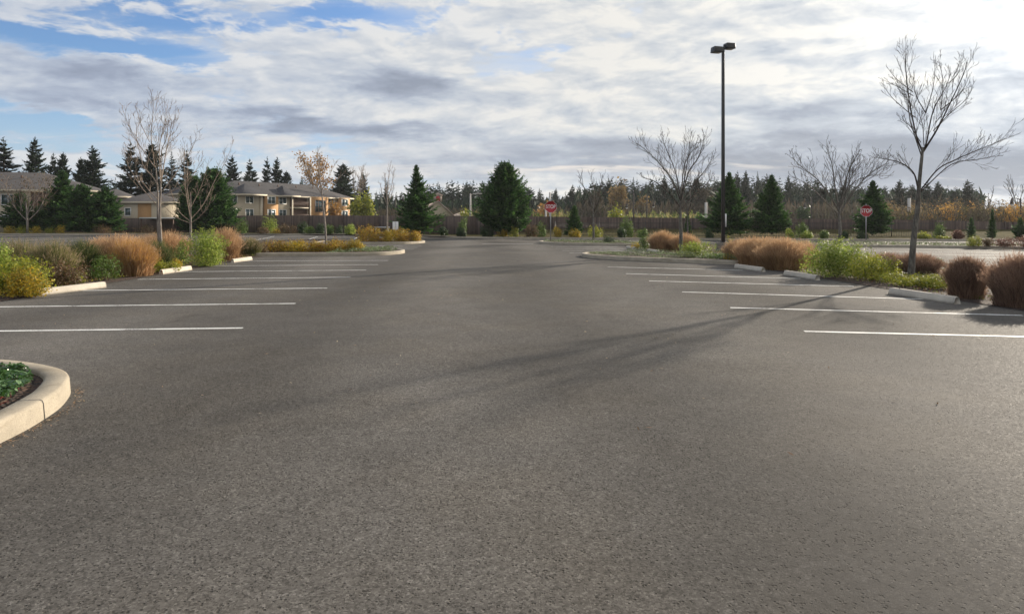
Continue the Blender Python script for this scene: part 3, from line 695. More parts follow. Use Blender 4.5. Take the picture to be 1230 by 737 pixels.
# ================================================================== near island, its plants, litter
def inside(P, x, y):
    c = False; j = len(P) - 1
    for i in range(len(P)):
        if (P[i][1] > y) != (P[j][1] > y) and x < (P[j][0] - P[i][0]) * (y - P[i][1]) / (P[j][1] - P[i][1]) + P[i][0]: c = not c
        j = i
    return c
def shrink(P, s):
    P = np.array(P); c = P.mean(0)
    q = P - c; l = np.linalg.norm(q, axis=1, keepdims=True); return c + q * (l - s) / l
def cover(name, P, n, leaf, hmax, m, seed, z0=.11, dens=None, asp=.6, lo=None, flatness=.9, mound=1.1):
    rg = np.random.default_rng(seed); P = np.array(P); lo_, hi_ = P.min(0), P.max(0); pts = []
    if lo is not None: lo_, hi_ = np.array(lo[0]), np.array(lo[1])
    Pl = P.tolist()
    hs = [(rg.uniform(lo_[0], hi_[0]), rg.uniform(lo_[1], hi_[1]), rg.uniform(.3, .8)) for _ in range(60)]
    while len(pts) < n:
        x, y = rg.uniform(lo_[0], hi_[0]), rg.uniform(lo_[1], hi_[1])
        if not inside(Pl, x, y): continue
        if dens and rg.random() > dens(x, y): continue
        hh = max([0.25] + [math.exp(-((x - a) ** 2 + (y - b) ** 2) / (s * s * .35)) for a, b, s in hs])
        pts.append((x, y, z0 + hmax * hh * (1 - .6 * rg.random() ** 2)))
    p = np.array(pts); up = unit(np.array([0, 0, flatness]) + rg.normal(0, .5, (n, 3))); a = unit(np.cross(up, rg.normal(0, 1, (n, 3)))); b = np.cross(up, a)
    l = leaf * rg.uniform(.6, 1.3, n)
    mb = MB()
    if m == 'glossy':        # near leaves: folded ovals with six corners
        h = l[:, None] * .5; w = h * asp
        ridge = -up * w * .25
        V = np.stack([p - a * h, p - a * h * .35 + b * w - ridge, p + a * h * .45 + b * w * .85 - ridge, p + a * h, p + a * h * .45 - b * w * .85 - ridge, p - a * h * .35 - b * w - ridge], 1)
        i = np.arange(n)[:, None] * 6
        mb.add(V.reshape(-1, 3), np.concatenate([i + np.array([[0, 1, 2, 3]]), i + np.array([[0, 3, 4, 5]])]))
    else: quad_leaves(mb, p, a * l[:, None] * .5, b * l[:, None] * .5 * asp)
    return tag(mb.build(name, M[m]), kind='stuff')
inn0 = shrink(ISL0, .3)
cover('groundcover', [(-8.6, 6.3), (-8.6, 2.), (-3.66, 2.), (-3.72, 4.44), (-3.8, 5.), (-3.95, 5.4), (-4.15, 5.7), (-4.5, 5.98), (-5.15, 6.24), (-6.5, 6.4)], 21000, .04, .13, 'glossy', 3, lo=((-5.9, 3.9), (-3.6, 6.35)), dens=lambda x, y: 1. if x < -3.84 - .42 * max(0, y - 5.0) else .06, asp=.62)
rg = np.random.default_rng(5); rs = MB()
for i in range(60):
    x, y = rg.uniform(-4.35, -3.8), rg.uniform(4.4, 5.9)
    if not inside(inn0.tolist(), x, y): continue
    a = rg.uniform(0, 6.28); l = rg.uniform(.08, .22)
    rs.tube([(x, y, .12), (x + l * .5 * math.cos(a), y + l * .5 * math.sin(a), .12 + l * .3), (x + l * math.cos(a), y + l * math.sin(a), .13 + l * .35)], [.0035, .003, .002], 3, False)
tag(rs.build('fallen_stems', M['redstem']), kind='stuff')
# filled joints across the near kerb
KP = catmull(ISL0, 7, True); tt = np.roll(KP, -1, 0) - np.roll(KP, 1, 0); tt /= np.linalg.norm(tt, axis=1)[:, None]; nn = np.stack([-tt[:, 1], tt[:, 0]], 1)
for jx, jy in ((-3.56, 5.03), (-3.4, 3.1), (-6.6, 6.72)):
    i = int(np.argmin(np.hypot(KP[:, 0] - jx, KP[:, 1] - jy))); c, t, nv = KP[i], tt[i], nn[i]
    mb = MB(); V = []
    for off, zz in [(-.002, -.02), (.010, .121), (.020, .1435), (.04, .1515), (.18, .1515), (.2015, .137), (.2025, .05)]:
        for sgn in (-1, 1): V.append((*(c + nv * off + t * sgn * .005), zz))
    mb.add(V, [[2 * k, 2 * k + 1, 2 * k + 3, 2 * k + 2] for k in range(6)]); structure(mb.build('kerb_joint', M['black']))
# leaf litter
lt = MB(); n = 620; rg = np.random.default_rng(12)
px_ = rg.uniform(0, 1230, n); 
pp = []
for i in range(n):
    k = rg.random()
    if k < .45:                       # gathered at the foot of the near kerb
        t = rg.random(); s = [(-3.36, 3.6), (-3.42, 4.44), (-3.5, 5.0), (-3.62, 5.45), (-3.9, 5.9)]
        j = min(int(t * 4), 3); q = np.array(s[j]) + (np.array(s[j + 1]) - np.array(s[j])) * (t * 4 - j); pp.append((q[0] + abs(rg.normal(0, .07)) * rg.random(), q[1] + rg.normal(0, .02), .008))
    elif k < .75: pp.append((rg.uniform(-9, -1), rg.uniform(5.5, 15), .008))
    else: pp.append((rg.uniform(-4, 9), rg.uniform(4, 20), .008))
p = np.array(pp); up = unit(np.array([0, 0, 1.]) + rg.normal(0, .25, (n, 3))); a = unit(np.cross(up, rg.normal(0, 1, (n, 3)))); b = np.cross(up, a)
l = rg.uniform(.006, .02, n); l[p[:, 0] > -3.2] *= 1.6
quad_leaves(lt, p + np.array([0, 0, .004]), a * l[:, None], b * l[:, None] * .3); tag(lt.build('leaf_litter', M['litter']), kind='stuff')
for I, s in ((ISR1, 21), (ISL1, 22), (ISR2, 23), (ISR3, 24)):
    P = shrink(I, .3)
    n, lf, hm = {21: (9000, .05, .3), 22: (3500, .07, .22), 23: (3500, .08, .22), 24: (5000, .09, .22)}[s]
    cover('groundcover', P, max(n, 9000) if s == 21 else n, lf, hm, 'mat_green', s, lo=(((-8.2, 28.6), (-5.2, 33)) if s == 22 else None), asp=.5)

# ================================================================== left bed
LB = 'plants of the left planting bed'; RB = 'plants of the right planting bed'
shrub('yellow and green leafy shrub spilling over the left edge before the first wheel stop', 20, 13.6, 312, 84, 'ygreen', 5200, .06, 12, 18, LB, seed=1)
shrub('low shrub of golden yellow leaves beside the end of the nearest cream wheel stop', 33, 13.1, 322, 62, 'yellow', 2600, .055, 9, 8, LB, seed=2)
shrub('tall pale green shrub cut by the left edge of the view', -6, 14.2, 293, 46, 'bgreen', 2400, .06, 7, 12, LB, seed=3)
shrub('brown and green mixed shrub behind the nearest cream wheel stop', 66, 15.0, 313, 66, 'brownleaf', 3600, .05, 10, 14, LB, seed=4)
shrub('low olive shrub between the brown shrub and the dark green grass', 84, 15.6, 322, 40, 'ygreen', 1500, .045, 7, 6, LB, seed=44)
grass('green grass with pale plumes, leftmost of the tall grasses', 22, 17., 285, 66, 'green', 2400, LB, seed=5)
grass('green grass with tan tips between the leftmost grass and the dark green tuft', 63, 16.6, 286, 62, 'green', 2600, LB, seed=6)
grass('dark green grass tuft left of the big tan grass', 98, 17.6, 286, 50, 'deep', 2400, LB, seed=7)
shrub('low rusty brown shrub at the foot of the dark green grass tuft', 101, 16.6, 317, 36, 'brownleaf', 1500, .045, 7, 6, LB, seed=8)
shrub('small green bladed plant before the big tan grass', 128, 16.7, 307, 40, 'green', 1500, .075, 7, 16, LB, seed=9, asp=.2)
grass('big tan plumed grass, tallest of the left bed', 146, 19.0, 280, 78, 'tan', 4200, LB, seed=10)
grass('tan grass with golden lower blades at the asphalt edge', 160, 18.1, 286, 52, 'gold', 3400, LB, seed=11)
grass('tan plumed grass behind the dark green tuft', 122, 20.5, 284, 52, 'tan', 2600, LB, seed=12)
grass('arching green grass beside the golden one, under the double trunked bare tree', 190, 20.2, 287, 32, 'deep', 1800, LB, seed=13)
shrub('low yellow green plant between the golden grass and the second wheel stop', 196, 19.4, 311, 40, 'ygreen', 1700, .05, 8, 8, LB, seed=14)
shrub('small orange yellow leaved plant behind the second cream wheel stop', 210, 20.4, 309, 18, 'yellow', 600, .045, 5, 5, LB, seed=15)
grass('hazy tan grass behind the double trunked bare tree', 200, 26., 276, 58, 'tan', 3000, LB, seed=16)
grass('tan grass clump directly left of the bright green shrub', 176, 24.5, 281, 34, 'tan', 1800, LB, seed=17)
shrub('bright green rounded shrub behind the second and third wheel stops', 246, 22.0, 276, 62, 'bgreen', 5200, .06, 13, 22, LB, seed=18)
shrub('dark green leafy shrub tucked between the arching grass and the bright green shrub', 215, 22.4, 290, 30, 'green', 1600, .05, 8, 8, LB, seed=19)
grass('rounded rusty tan grass right of the bright green shrub', 271, 25.2, 272, 38, 'tan', 3200, LB, seed=20)
grass('olive brown grass between the rusty grass and the yellow hedge', 300, 28.5, 284, 32, 'green', 2000, LB, seed=21)
shrub('low olive brown shrub at the left end of the yellow hedge', 314, 29.2, 288, 26, 'brownleaf', 1300, .05, 7, 8, LB, seed=25)
HL = ['at its left end', 'second from its left end', 'just left of the leaning sapling', 'just right of the leaning sapling', 'next to the grey groundcover']
for i, (px, tp, w, m) in enumerate([(330, 289, 34, 'autumn'), (355, 290, 32, 'yellow'), (380, 290, 32, 'autumn'), (404, 288, 34, 'autumn'), (425, 289, 26, 'yellow')]):
    shrub('yellow orange hedge shrub on the near left island, ' + HL[i], px, 30.5 + .1 * i, tp - 1, w * 1.12, m, 4600, .06, 12, 7, 'autumn hedge shrubs on the near left island', seed=30 + i)
HL2 = ['leftmost', 'second from the left', 'third, before the thin sapling', 'by the small white sign', 'rightmost, low by the kerb nose']
for i, (px, tp, w, m) in enumerate([(437, 271, 22, 'autumn'), (453, 273, 22, 'autumn'), (468, 275, 20, 'yellow'), (484, 275, 24, 'autumn'), (499, 278, 18, 'autumn')]):
    shrub('orange autumn shrub on the far left island, ' + HL2[i], px, 46., tp, w * 1.1, m, 2600, .085, 9, 7, 'autumn shrubs on the far left island', seed=40 + i, stems=False)

# ================================================================== right bed
shrub('bright green wispy bush behind the middle right wheel stop', 1003, 17.8, 291, 92, 'bgreen', 7500, .055, 13, 22, RB, seed=50)
shrub('yellow green bush between the bright green bush and the tall bare tree', 1044, 16.8, 304, 72, 'ygreen', 4600, .05, 10, 16, RB, seed=51)
shrub('low yellow green groundcover shrub behind the nearest right wheel stop', 1084, 15.4, 328, 74, 'ygreen', 3800, .05, 11, 10, RB, seed=52, asp=.3)
shrub('low yellow green plant left of the dark grass column', 1122, 14.7, 330, 60, 'ygreen', 3000, .05, 9, 8, RB, seed=53, asp=.3)
grass('large tan grass behind the middle right wheel stop, biggest of the right bed', 940, 20.6, 285, 62, 'tan', 4600, RB, seed=54, droop=.4)
grass('tan grass against the right side of the biggest clump', 966, 21.6, 288, 34, 'tan', 2200, RB, seed=55)
grass('tan grass clump between the yellow plant and the biggest clump', 905, 22.6, 284, 46, 'tan', 3200, RB, seed=56)
grass('russet grass left of the tall bare trunk, behind the bright bushes', 1066, 20.0, 303, 46, 'rust', 2600, RB, seed=57)
grass('russet grass behind the tall bare trunk', 1100, 19.2, 303, 60, 'rust', 3200, RB, seed=58)
grass('dark upright russet grass column right of the nearest right wheel stop', 1161, 12.9, 309, 44, 'rust', 4200, RB, seed=59, droop=.25)
grass('wide russet grass cut by the right edge', 1226, 11.6, 305, 66, 'rust', 5200, RB, seed=60, droop=.35)
shrub('green leafy bush right of the bare tree on the groundcover island', 840, 26.0, 290, 56, 'bgreen', 3400, .06, 11, 18, RB, seed=61)
shrub('low dark green plant at the foot of the leafy bush on the groundcover island', 862, 24.8, 303, 46, 'green', 1900, .06, 9, 6, RB, seed=62)
shrub('yellow leaved plant between the island kerb and the tan grass', 886, 24.0, 300, 34, 'yellow', 1500, .055, 8, 10, RB, seed=63)
shrub('thin upright yellow green shoot beside the concrete lamp base', 876, 29.5, 279, 9, 'ygreen', 260, .06, 3, 6, RB, seed=64)
grass('rounded tan grass mound behind the groundcover island, left half', 796, 35.0, 276, 36, 'tan', 3000, RB, seed=65)
grass('rounded tan grass mound behind the bare tree of the groundcover island', 822, 34.0, 279, 38, 'tan', 2800, RB, seed=66)
shrub('olive green shrub left of the tan mound behind the groundcover island', 775, 35.6, 284, 22, 'green', 1500, .06, 8, 10, RB, seed=67)
shrub('bright yellow low plant at the far wheel stop', 764, 36.0, 290, 14, 'yellow', 500, .06, 5, 5, RB, seed=68)

# low growth that ties the beds together
for nm, P, lo, s, m, n, lf, hm in [('low_groundcover', [uv(-8.95, 8), uv(-8.95, 28), uv(-14.5, 28), uv(-14.5, 8)], None, 61, 'ygreen', 9000, .05, .26), ('low_groundcover', [uv(-8.95, 8), uv(-8.95, 28), uv(-14.5, 28), uv(-14.5, 8)], None, 62, 'brownleaf', 12000, .055, .3),
        ('low_groundcover', [uv(9.5, 9), uv(9.5, 22), uv(9.6, 48), uv(15.2, 48), uv(15.2, 9)], None, 63, 'ggrass', 11000, .06, .24), ('low_groundcover', [uv(9.5, 9), uv(9.5, 22), uv(9.6, 48), uv(15.2, 48), uv(15.2, 9)], None, 64, 'brownleaf', 11000, .06, .22)]:
    cover(nm, P, n, lf, hm, m, s, z0=.02, asp=.4, flatness=.3)

grass('tan grass in the middle of the long tan row, left of its biggest clump', 922, 21.9, 285, 50, 'tan', 3200, RB, seed=91, droop=.4)
grass('tan grass at the left end of the long tan row', 888, 24.2, 286, 38, 'tan', 2400, RB, seed=92, droop=.4)
# ================================================================== far islands and the row along the fence
FR = 'shrubs along the far kerb'
def fs(label, px, top, base, w, m, n=1300, leaf=.12, off=1.2, seed=0, lobes=7, shoots=6):
    d = F * CH / (base - HY) if base - HY > 15 else 60.
    d0 = d
    for _ in range(6): d = dk(X(px, d)) + off
    return shrub(label, px, d, top, w, m, int(n * 1.4), leaf, lobes, shoots, FR, seed=seed, stems=False, z0=.1)
fs('leafy bright green shrub by the fence, next to the very broad dark evergreen', 290, 263, 281, 20, 'green', seed=1, off=1.5)
fs('tall yellow green shrub by the fence before the ochre bay of the apartments', 322, 259, 278, 20, 'bgreen', seed=2, off=2.5)
fs('low brown shrub at the foot of the tall yellow green shrub', 316, 272, 281, 20, 'brownleaf', seed=3)
fs('orange brown spreading shrub by the far left kerb', 345, 269, 281, 28, 'brownleaf', seed=4)
fs('small golden shrub beside the orange brown spreading one', 333, 274, 281, 14, 'yellow', 500, seed=5)
fs('dark green shrub left of the small round green one at the far left kerb', 364, 266, 281, 14, 'dgreen', seed=6, off=2)
fs('round clipped green shrub left of the leaning sapling', 374, 272, 281, 15, 'green', seed=7)
fs('round green shrub right of the leaning sapling', 396, 270, 281, 14, 'green', seed=8)
fs('dark green shrub directly behind the leaning sapling', 385, 268, 281, 14, 'dgreen', seed=9, off=2)
fs('light green round shrub left of the orange island shrubs', 421, 269, 281, 18, 'bgreen', seed=10)
fs('dark green shrub behind the light green round one', 408, 270, 281, 12, 'dgreen', 500, seed=11, off=2)
fs('dark round shrub at the right foot of the layered evergreen', 532, 273, 283, 15, 'dgreen', seed=12)
fs('dark round shrub below the tall yellow green one, between the two big evergreens', 554, 273, 283, 13, 'dgreen', seed=13)
fs('tall yellow green shrub between the two big evergreens', 557, 257, 280, 16, 'green', seed=14, off=2.6)
fs('dark green shrub at the left foot of the broad evergreen', 585, 268, 283, 19, 'dgreen', seed=15)
fs('golden leaved shrub under the broad evergreen', 604, 273, 283, 15, 'yellow', 600, seed=16)
fs('upright yellow green shrub under the broad evergreen', 618, 272, 283, 13, 'ygreen', 600, seed=17)
fs('brown twiggy shrub left of the near stop sign', 638, 270, 284, 20, 'brownleaf', 800, seed=18)
fs('green shrub just left of the near stop sign post', 650, 265, 284, 14, 'green', 800, seed=19, off=2.2)
fs('bright orange yellow shrub right behind the near stop sign post', 669, 272, 285, 14, 'yellow', 800, seed=20)
fs('bright orange yellow shrub below the small dark fir', 690, 275, 286, 17, 'yellow', 800, seed=21)
fs('olive yellow shrub behind the small bare tree of the far right island', 715, 271, 286, 20, 'ygreen', 800, seed=22)
fs('round dark green shrub right of the small bare tree', 748, 274, 287, 15, 'dgreen', 900, seed=23, off=.9)
fs('large loose green shrub behind the round dark one', 753, 261, 284, 20, 'green', 1200, seed=24, off=3)
fs('spreading green shrub left of the far tan mound', 772, 275, 287, 18, 'green', 800, seed=25)
fs('low green shrub behind the lamp pole', 850, 276, 290, 14, 'dgreen', 700, seed=26, off=.9)
fs('tall loose green shrub right of the second young conifer', 963, 264, 287, 17, 'green', 1000, seed=27, off=2.6)
fs('low light green shrub left of the tall loose green one', 948, 274, 288, 12, 'bgreen', 500, seed=28)
fs('light green round shrub at the foot of the tall loose green one', 969, 278, 290, 16, 'bgreen', 700, seed=29, off=.8)
fs('round green shrub left of the wide bare tree', 990, 277, 291, 15, 'green', 800, seed=30, off=.8)
fs('dark round shrub right of the wide bare tree', 1015, 278, 291, 13, 'dgreen', 700, seed=31, off=.8)
fs('dark round shrub at the post of the far stop sign', 1036, 279, 291, 14, 'dgreen', 700, seed=32, off=.8)
fs('round leafy green shrub right of the tall bare trunk, against the fence', 1131, 267, 285, 19, 'green', 1100, seed=33, off=3)
fs('yellow olive low shrub behind the tall bare trunk', 1111, 279, 291, 26, 'ygreen', 900, seed=34)
fs('low olive shrub under the round leafy green one', 1133, 283, 292, 18, 'ygreen', 700, seed=35, off=.9)
fs('dark brown shrub between the olive shrub and the clipped yellow green ball', 1150, 276, 291, 17, 'redbrown', 900, seed=36, off=1.5)
# plants on the third island
IR = 'plants on the far right island'
shrub('clipped ball of yellow green leaves on the far right island', 1170, 36.4, 283, 20, 'ygreen', 1800, .06, 8, 3, IR, seed=71, z0=.12)
shrub('brown olive ball right of the clipped yellow green ball', 1186, 36.2, 286, 15, 'brownleaf', 1200, .06, 7, 4, IR, seed=72, z0=.12)
shrub('red brown low hedge shrub on the far right island', 1205, 35.2, 284, 26, 'redbrown', 1500, .06, 9, 8, IR, seed=73, z0=.12)
shrub('red brown low hedge shrub cut by the right edge on the far right island', 1231, 35., 283, 28, 'redbrown', 1500, .06, 9, 8, IR, seed=74, z0=.12)
shrub('low dark green spreading plant on the far right island beside the small bare tree', 732, 43.4, 282, 22, 'dgreen', 1200, .06, 8, 5, IR, seed=75, z0=.1)
shrub('pale green tuft on the kerb behind the russet grass at right', 1127, 21.8, 310, 22, 'mat_green', 700, .05, 6, 4, RB, seed=76)
for i, (px, lb) in enumerate([(12, 'low golden shrub by the apartment kerb, leftmost of its row'), (26, 'low golden shrub left of the pale forked sapling'), (42, 'low golden shrub right of the pale forked sapling'), (57, 'low golden shrub in the middle of the sunlit kerb row'), (72, 'low golden shrub at the right end of the sunlit kerb row')]):
    shrub(lb, px, dk(-48) + 1.3, 271 - (i == 4), 17, 'ygreen' if i % 2 else 'yellow', 700, .12, 7, 4, 'golden shrubs along the left kerb', seed=80 + i, stems=False, z0=.1)
shrub('brown scrubby bush below the right flank of the left evergreens', 122, 76.5, 270, 24, 'brownleaf', 800, .13, 7, 6, FR, seed=90, stems=False, z0=.1)
shrub('olive scrubby bush behind the double trunked bare tree', 176, 75.5, 270, 30, 'brownleaf', 900, .13, 7, 6, FR, seed=91, stems=False, z0=.1)

# ================================================================== evergreens
GC = 'evergreens planted along the far kerb'
conifer('tall dark layered evergreen left of the open aisle end', 500, 60.5, 198, 62, group=GC, seed=1, nb=250, ns=12, lw=.055, pexp=1.0, upsw=.6, gap=12, z0=.5)
conifer('broad dense dark evergreen in the middle beyond the aisle', 608, 60., 197, 74, group=GC, seed=2, nb=620, ns=12, lw=.07, pexp=.6, upsw=.9, z0=.4, fill=.9)
conifer('small dark fir between the near stop sign and the small bare tree', 690, 58., 247, 24, group=GC, seed=3, nb=220, ns=9, lw=.05, pexp=.7)
conifer('evergreen with wide low boughs directly behind the lamp pole', 876, 55.5, 207, 68, group=GC, seed=4, nb=330, ns=12, lw=.06, pexp=1.05, upsw=.6, z0=.4)
conifer('pointed evergreen right of the lamp pole', 927, 55., 210, 54, group=GC, seed=5, nb=330, ns=12, lw=.055, pexp=.9, upsw=.6, z0=.4)
conifer('loose evergreen behind the far stop sign', 1048, 53., 217, 52, group=GC, seed=6, nb=260, ns=11, lw=.055, pexp=.85, upsw=.5, z0=.4, gap=11)
conifer('slim young evergreen against the fence, between the brown shrub and the clipped ball', 1167, 53., 262, 13, group=GC, seed=7, nb=100, ns=8, lw=.08, upsw=.9)
conifer('narrow column evergreen behind the brown olive ball', 1192, 50.5, 252, 13, group=GC, seed=8, nb=120, ns=8, lw=.07, upsw=.8)
conifer('young evergreen against the fence at the right edge', 1226, 53., 262, 20, group=GC, seed=9, nb=110, ns=8, lw=.1, upsw=.8)
conifer('dark column evergreen behind the bare tree of the groundcover island', 826, 56., 259, 13, group=GC, seed=10, nb=120, ns=8, lw=.09, upsw=.9)
GL = 'evergreens before the left apartments'
conifer('dark evergreen between the pale forked sapling and the apartments, left one of the group', 24, 79., 232, 44, group=GL, seed=11, nb=200, ns=11, lw=.09, pexp=.6, z0=.3)
conifer('bushy evergreen just right of the pale forked sapling', 76, 80., 205, 58, group=GL, seed=12, nb=260, ns=12, lw=.09, pexp=.72, upsw=.7, z0=.3)
conifer('broad low evergreen, green and sunlit, right of the bushy one', 97, 78., 222, 52, group=GL, seed=13, nb=260, ns=12, lw=.09, pexp=.6, upsw=.7, z0=.3)
conifer('evergreen at the right end of the left apartments', 127, 79., 224, 48, group=GL, seed=14, nb=240, ns=12, lw=.09, pexp=.7, upsw=.6, z0=.3)
conifer('evergreen filling the gap below the apartment balcony', 52, 80.5, 246, 36, group=GL, seed=15, nb=160, ns=10, lw=.09, pexp=.6, z0=.3)
conifer('very broad dark evergreen behind the bare tree pair, left half of the twin', 232, 77., 214, 46, group=GL, seed=16, nb=520, ns=12, lw=.09, pexp=.42, upsw=.9, z0=.3)
conifer('very broad dark evergreen left of the far apartments, right half of the twin', 256, 76., 206, 58, group=GL, seed=17, nb=620, ns=12, lw=.09, pexp=.45, upsw=.9, z0=.3, m='conif')
# tall conifers behind
GT = 'tall conifers beyond the buildings and fence'
protos = []
for i in range(5):
    rg = np.random.default_rng(200 + i)
    mb, br = conifer_mesh(rg, 20., [4.2, 3.6, 4.8, 3.2, 5.][i], [190, 170, 210, 150, 230][i], 9, .2, 2., [.62, .7, .6, .7, .5][i], .5, .3, 1.05, gap=[15, 0, 13, 0, 0][i], drop=.22)
    protos.append((mb.mesh('crown', M['conif_far']), br.mesh('trunk', M['bark_dark'])))
def tall(label, px, d, top, wpx, k):
    h = Zof(top, d); o = empty('tall_conifer', label, 'tree', (X(px, d), d, 0), rnd.uniform(0, 6.28), GT)
    s = h / 20.; r = wpx * .68 / F * d / [4.2, 3.6, 4.8, 3.2, 5.][k]
    o.scale = (r, r, s); link('crown', protos[k][0], o); link('trunk', protos[k][1], o)
for a in [('dark conifer at the left edge above the apartment roof', 4, 118, 166, 46, 0), ('tall layered conifer over the apartment ridge, second from the left edge', 42, 120, 165, 34, 2),
          ('conifer above the roof just right of the tall layered one', 64, 125, 184, 24, 0), ('rounded conifer top above the hip of the apartment roof', 76, 125, 184, 24, 4),
          ('conifer top left of the pointed one behind the left evergreens', 97, 118, 190, 26, 4), ('pointed layered conifer rising behind the left evergreens', 111, 112, 175, 38, 2),
          ('dark tall conifer just left of the double trunked bare tree', 157, 120, 171, 40, 0), ('dark tall conifer straight behind the double trunked bare tree', 182, 122, 172, 36, 4),
          ('conifer seen between the two bare trees on the left', 206, 124, 184, 30, 3), ('conifer seen through the second bare tree', 224, 122, 181, 30, 1), 
          ('conifer with a gap in its crown above the left end of the far apartments', 279, 150, 187, 30, 2), ('conifer second from the left above the far apartments', 300, 152, 191, 28, 0),
          ('conifer third from the left above the far apartments', 321, 150, 189, 22, 0), ('conifer with a brownish side, fourth above the far apartments', 333, 152, 189, 24, 2),
          ('lower conifer just right of the group above the far apartments', 344, 154, 206, 24, 4), ('wide dark conifer above the right end of the far apartments', 412, 150, 197, 36, 4),
          ('thin conifer right of the wide dark one', 436, 160, 207, 22, 2), ('very narrow conifer behind the thin sapling', 463, 160, 215, 12, 3),
          ('conifer standing alone above the fence near the small fir', 688, 190, 222, 20, 0), ('conifer just left of the near stop sign top', 648, 195, 227, 16, 3), ('conifer just right of the near stop sign top', 668, 195, 226, 20, 1),
          ('conifer left of the golden tree above the fence', 731, 185, 214, 20, 0), ('conifer behind the golden tree above the fence', 746, 185, 213, 18, 0),
          ('slim conifer right of the golden tree', 761, 187, 214, 18, 3), ('conifer third right of the golden tree', 776, 188, 219, 22, 1), ('conifer left of the bare tree on the groundcover island', 798, 186, 211, 24, 0),
          ('conifer seen through the bare tree on the groundcover island', 836, 188, 214, 26, 4), ('conifer top left of the lamp pole', 858, 186, 213, 18, 3),
          ('conifer top between the lamp pole and the pointed evergreen, left of three', 886, 180, 206, 18, 0), ('conifer top between the lamp pole and the pointed evergreen, tallest of three', 896, 180, 205, 20, 2),
          ('conifer top close to the pointed evergreen, thin and ragged', 910, 182, 207, 14, 3), ('ragged conifer right behind the pointed evergreen', 921, 182, 209, 20, 0),
          ('ragged lone conifer right of the pointed evergreen', 947, 178, 211, 18, 2), ('conifer left of the wide bare tree', 970, 182, 223, 22, 1), ('dark conifer behind the left side of the wide bare tree', 986, 182, 226, 24, 4),
          ('conifer behind the wide bare tree', 1012, 180, 222, 26, 0), ('tall conifer between the far stop sign and the tall bare trunk', 1081, 150, 216, 24, 2), ('conifer behind the tall bare trunk', 1096, 155, 222, 24, 0),
          ('dark conifer right of the tall bare trunk', 1114, 150, 218, 26, 0), ('dark conifer second right of the tall bare trunk', 1127, 152, 218, 26, 2), ('lower conifer between the dark pair and the tall pointed one', 1146, 152, 230, 18, 4),
          ('tall pointed conifer at the right end of the far tree line', 1162, 146, 216, 26, 2)]: tall(*a)
# the wood behind as one mass
wd = MB(); rg = np.random.default_rng(77)
tri = []
def wtop(px): return float(np.interp(px, [400, 480, 520, 560, 600, 680, 720, 800, 900, 1000, 1060, 1100, 1165, 1180, 1240], [236, 236, 226, 221, 226, 233, 223, 219, 216, 223, 230, 228, 230, 246, 250]))
for i in range(520):
    px = rg.uniform(395, 1180); d = rg.uniform(190, 245); h = Zof(wtop(px) + rg.uniform(-7, 9), d)
    if h < 4: continue
    m2, b2 = conifer_mesh(rg, h, h * rg.uniform(.22, .34), 46, 6, .5, h * .03, rg.uniform(.5, .8), .4, .3, 1.2, br_=False)
    V = np.concatenate(m2.v) + np.array([X(px, d), d, 0]); wd.add(V, np.concatenate([q for q in m2.f if q.shape[1] == 4]))
for i in range(60):                                      # the same wood behind the left buildings
    px = rg.uniform(-60, 395); d = rg.uniform(165, 200); h = Zof(rg.uniform(212, 228), d)
    m2, b2 = conifer_mesh(rg, h, h * rg.uniform(.2, .3), 50, 6, .42, h * .04, .65, .4, .3, 1.2, br_=False)
    V = np.concatenate(m2.v) + np.array([X(px, d), d, 0]); wd.add(V, np.concatenate([q for q in m2.f if q.shape[1] == 4]))
tag(wd.build('distant_wood', M['conif_far']), kind='stuff')
def thicket(name, L, m, leaf, seed, d0=(100, 140), asp=.12, tall_=1.):
    rg = np.random.default_rng(seed); mb = MB()
    for px0, px1, top, n in L:
        px = rg.uniform(px0, px1, n); d = rg.uniform(*d0, n)
        h = (CH + (HY - top) * d / F) * rg.uniform(.75, 1.08, n) * (1 - .18 * np.sin(px * .35 + rg.uniform(0, 6)) ** 2)
        z = h * (1 - rg.random(n) ** 1.6 * .95); xx = (px - CX) / F * d
        c = np.stack([xx, d, z], 1); dr = unit(rg.normal(0, .38, (n, 3)) + np.array([0, 0, 1.])); s = unit(np.cross(dr, rg.normal(0, 1, (n, 3))))
        l = leaf * rg.uniform(.5, 1.5, n)
        quad_leaves(mb, c, dr * l[:, None] * .5, s * l[:, None] * .5 * asp)
    tag(mb.build(name, M[m]), kind='stuff')
rg = np.random.default_rng(55)
for nm, m, cnt, tops, asp in (('autumn_thicket', 'thicket', 46, (241, 257), .35), ('autumn_thicket', 'gold', 14, (246, 258), .5), ('bare_undergrowth', 'scrub', 26, (240, 256), .2), ('autumn_thicket', 'ggrass', 10, (250, 259), .5)):
    mb = MB()
    for i in range(cnt):
        px = rg.uniform(1052, 1250); d = rg.uniform(82, 120); h = max(1.6, Zof(rg.uniform(*tops) - (4 if px > 1130 else 0), d)); r = rg.uniform(.9, 2.2)
        m2, st = shrub_mesh(rg, r, r, h, 420, .34, 8, 16, hollow=.3, asp=asp)
        for q in m2.v: q += np.array([X(px, d), d, 0])
        o_ = mb.n
        for v, f in zip(m2.v, m2.f): mb.v.append(v); mb.f.append(f + o_)
        mb.n += m2.n
    tag(mb.build(nm, M[m]), kind='stuff')
thicket('bare_undergrowth', [(690, 1060, 243, 9500), (400, 690, 250, 5000), (1060, 1180, 238, 3000)], 'scrub', 1.5, 6, (140, 175), .14)
thicket('bare_undergrowth', [(1050, 1240, 251, 5000)], 'scrub', 1., 16, (80, 112), .1)
thicket('wood_understorey', [(395, 700, 243, 5000), (690, 1180, 233, 12000)], 'conif_far', 3., 26, (180, 230), .4)
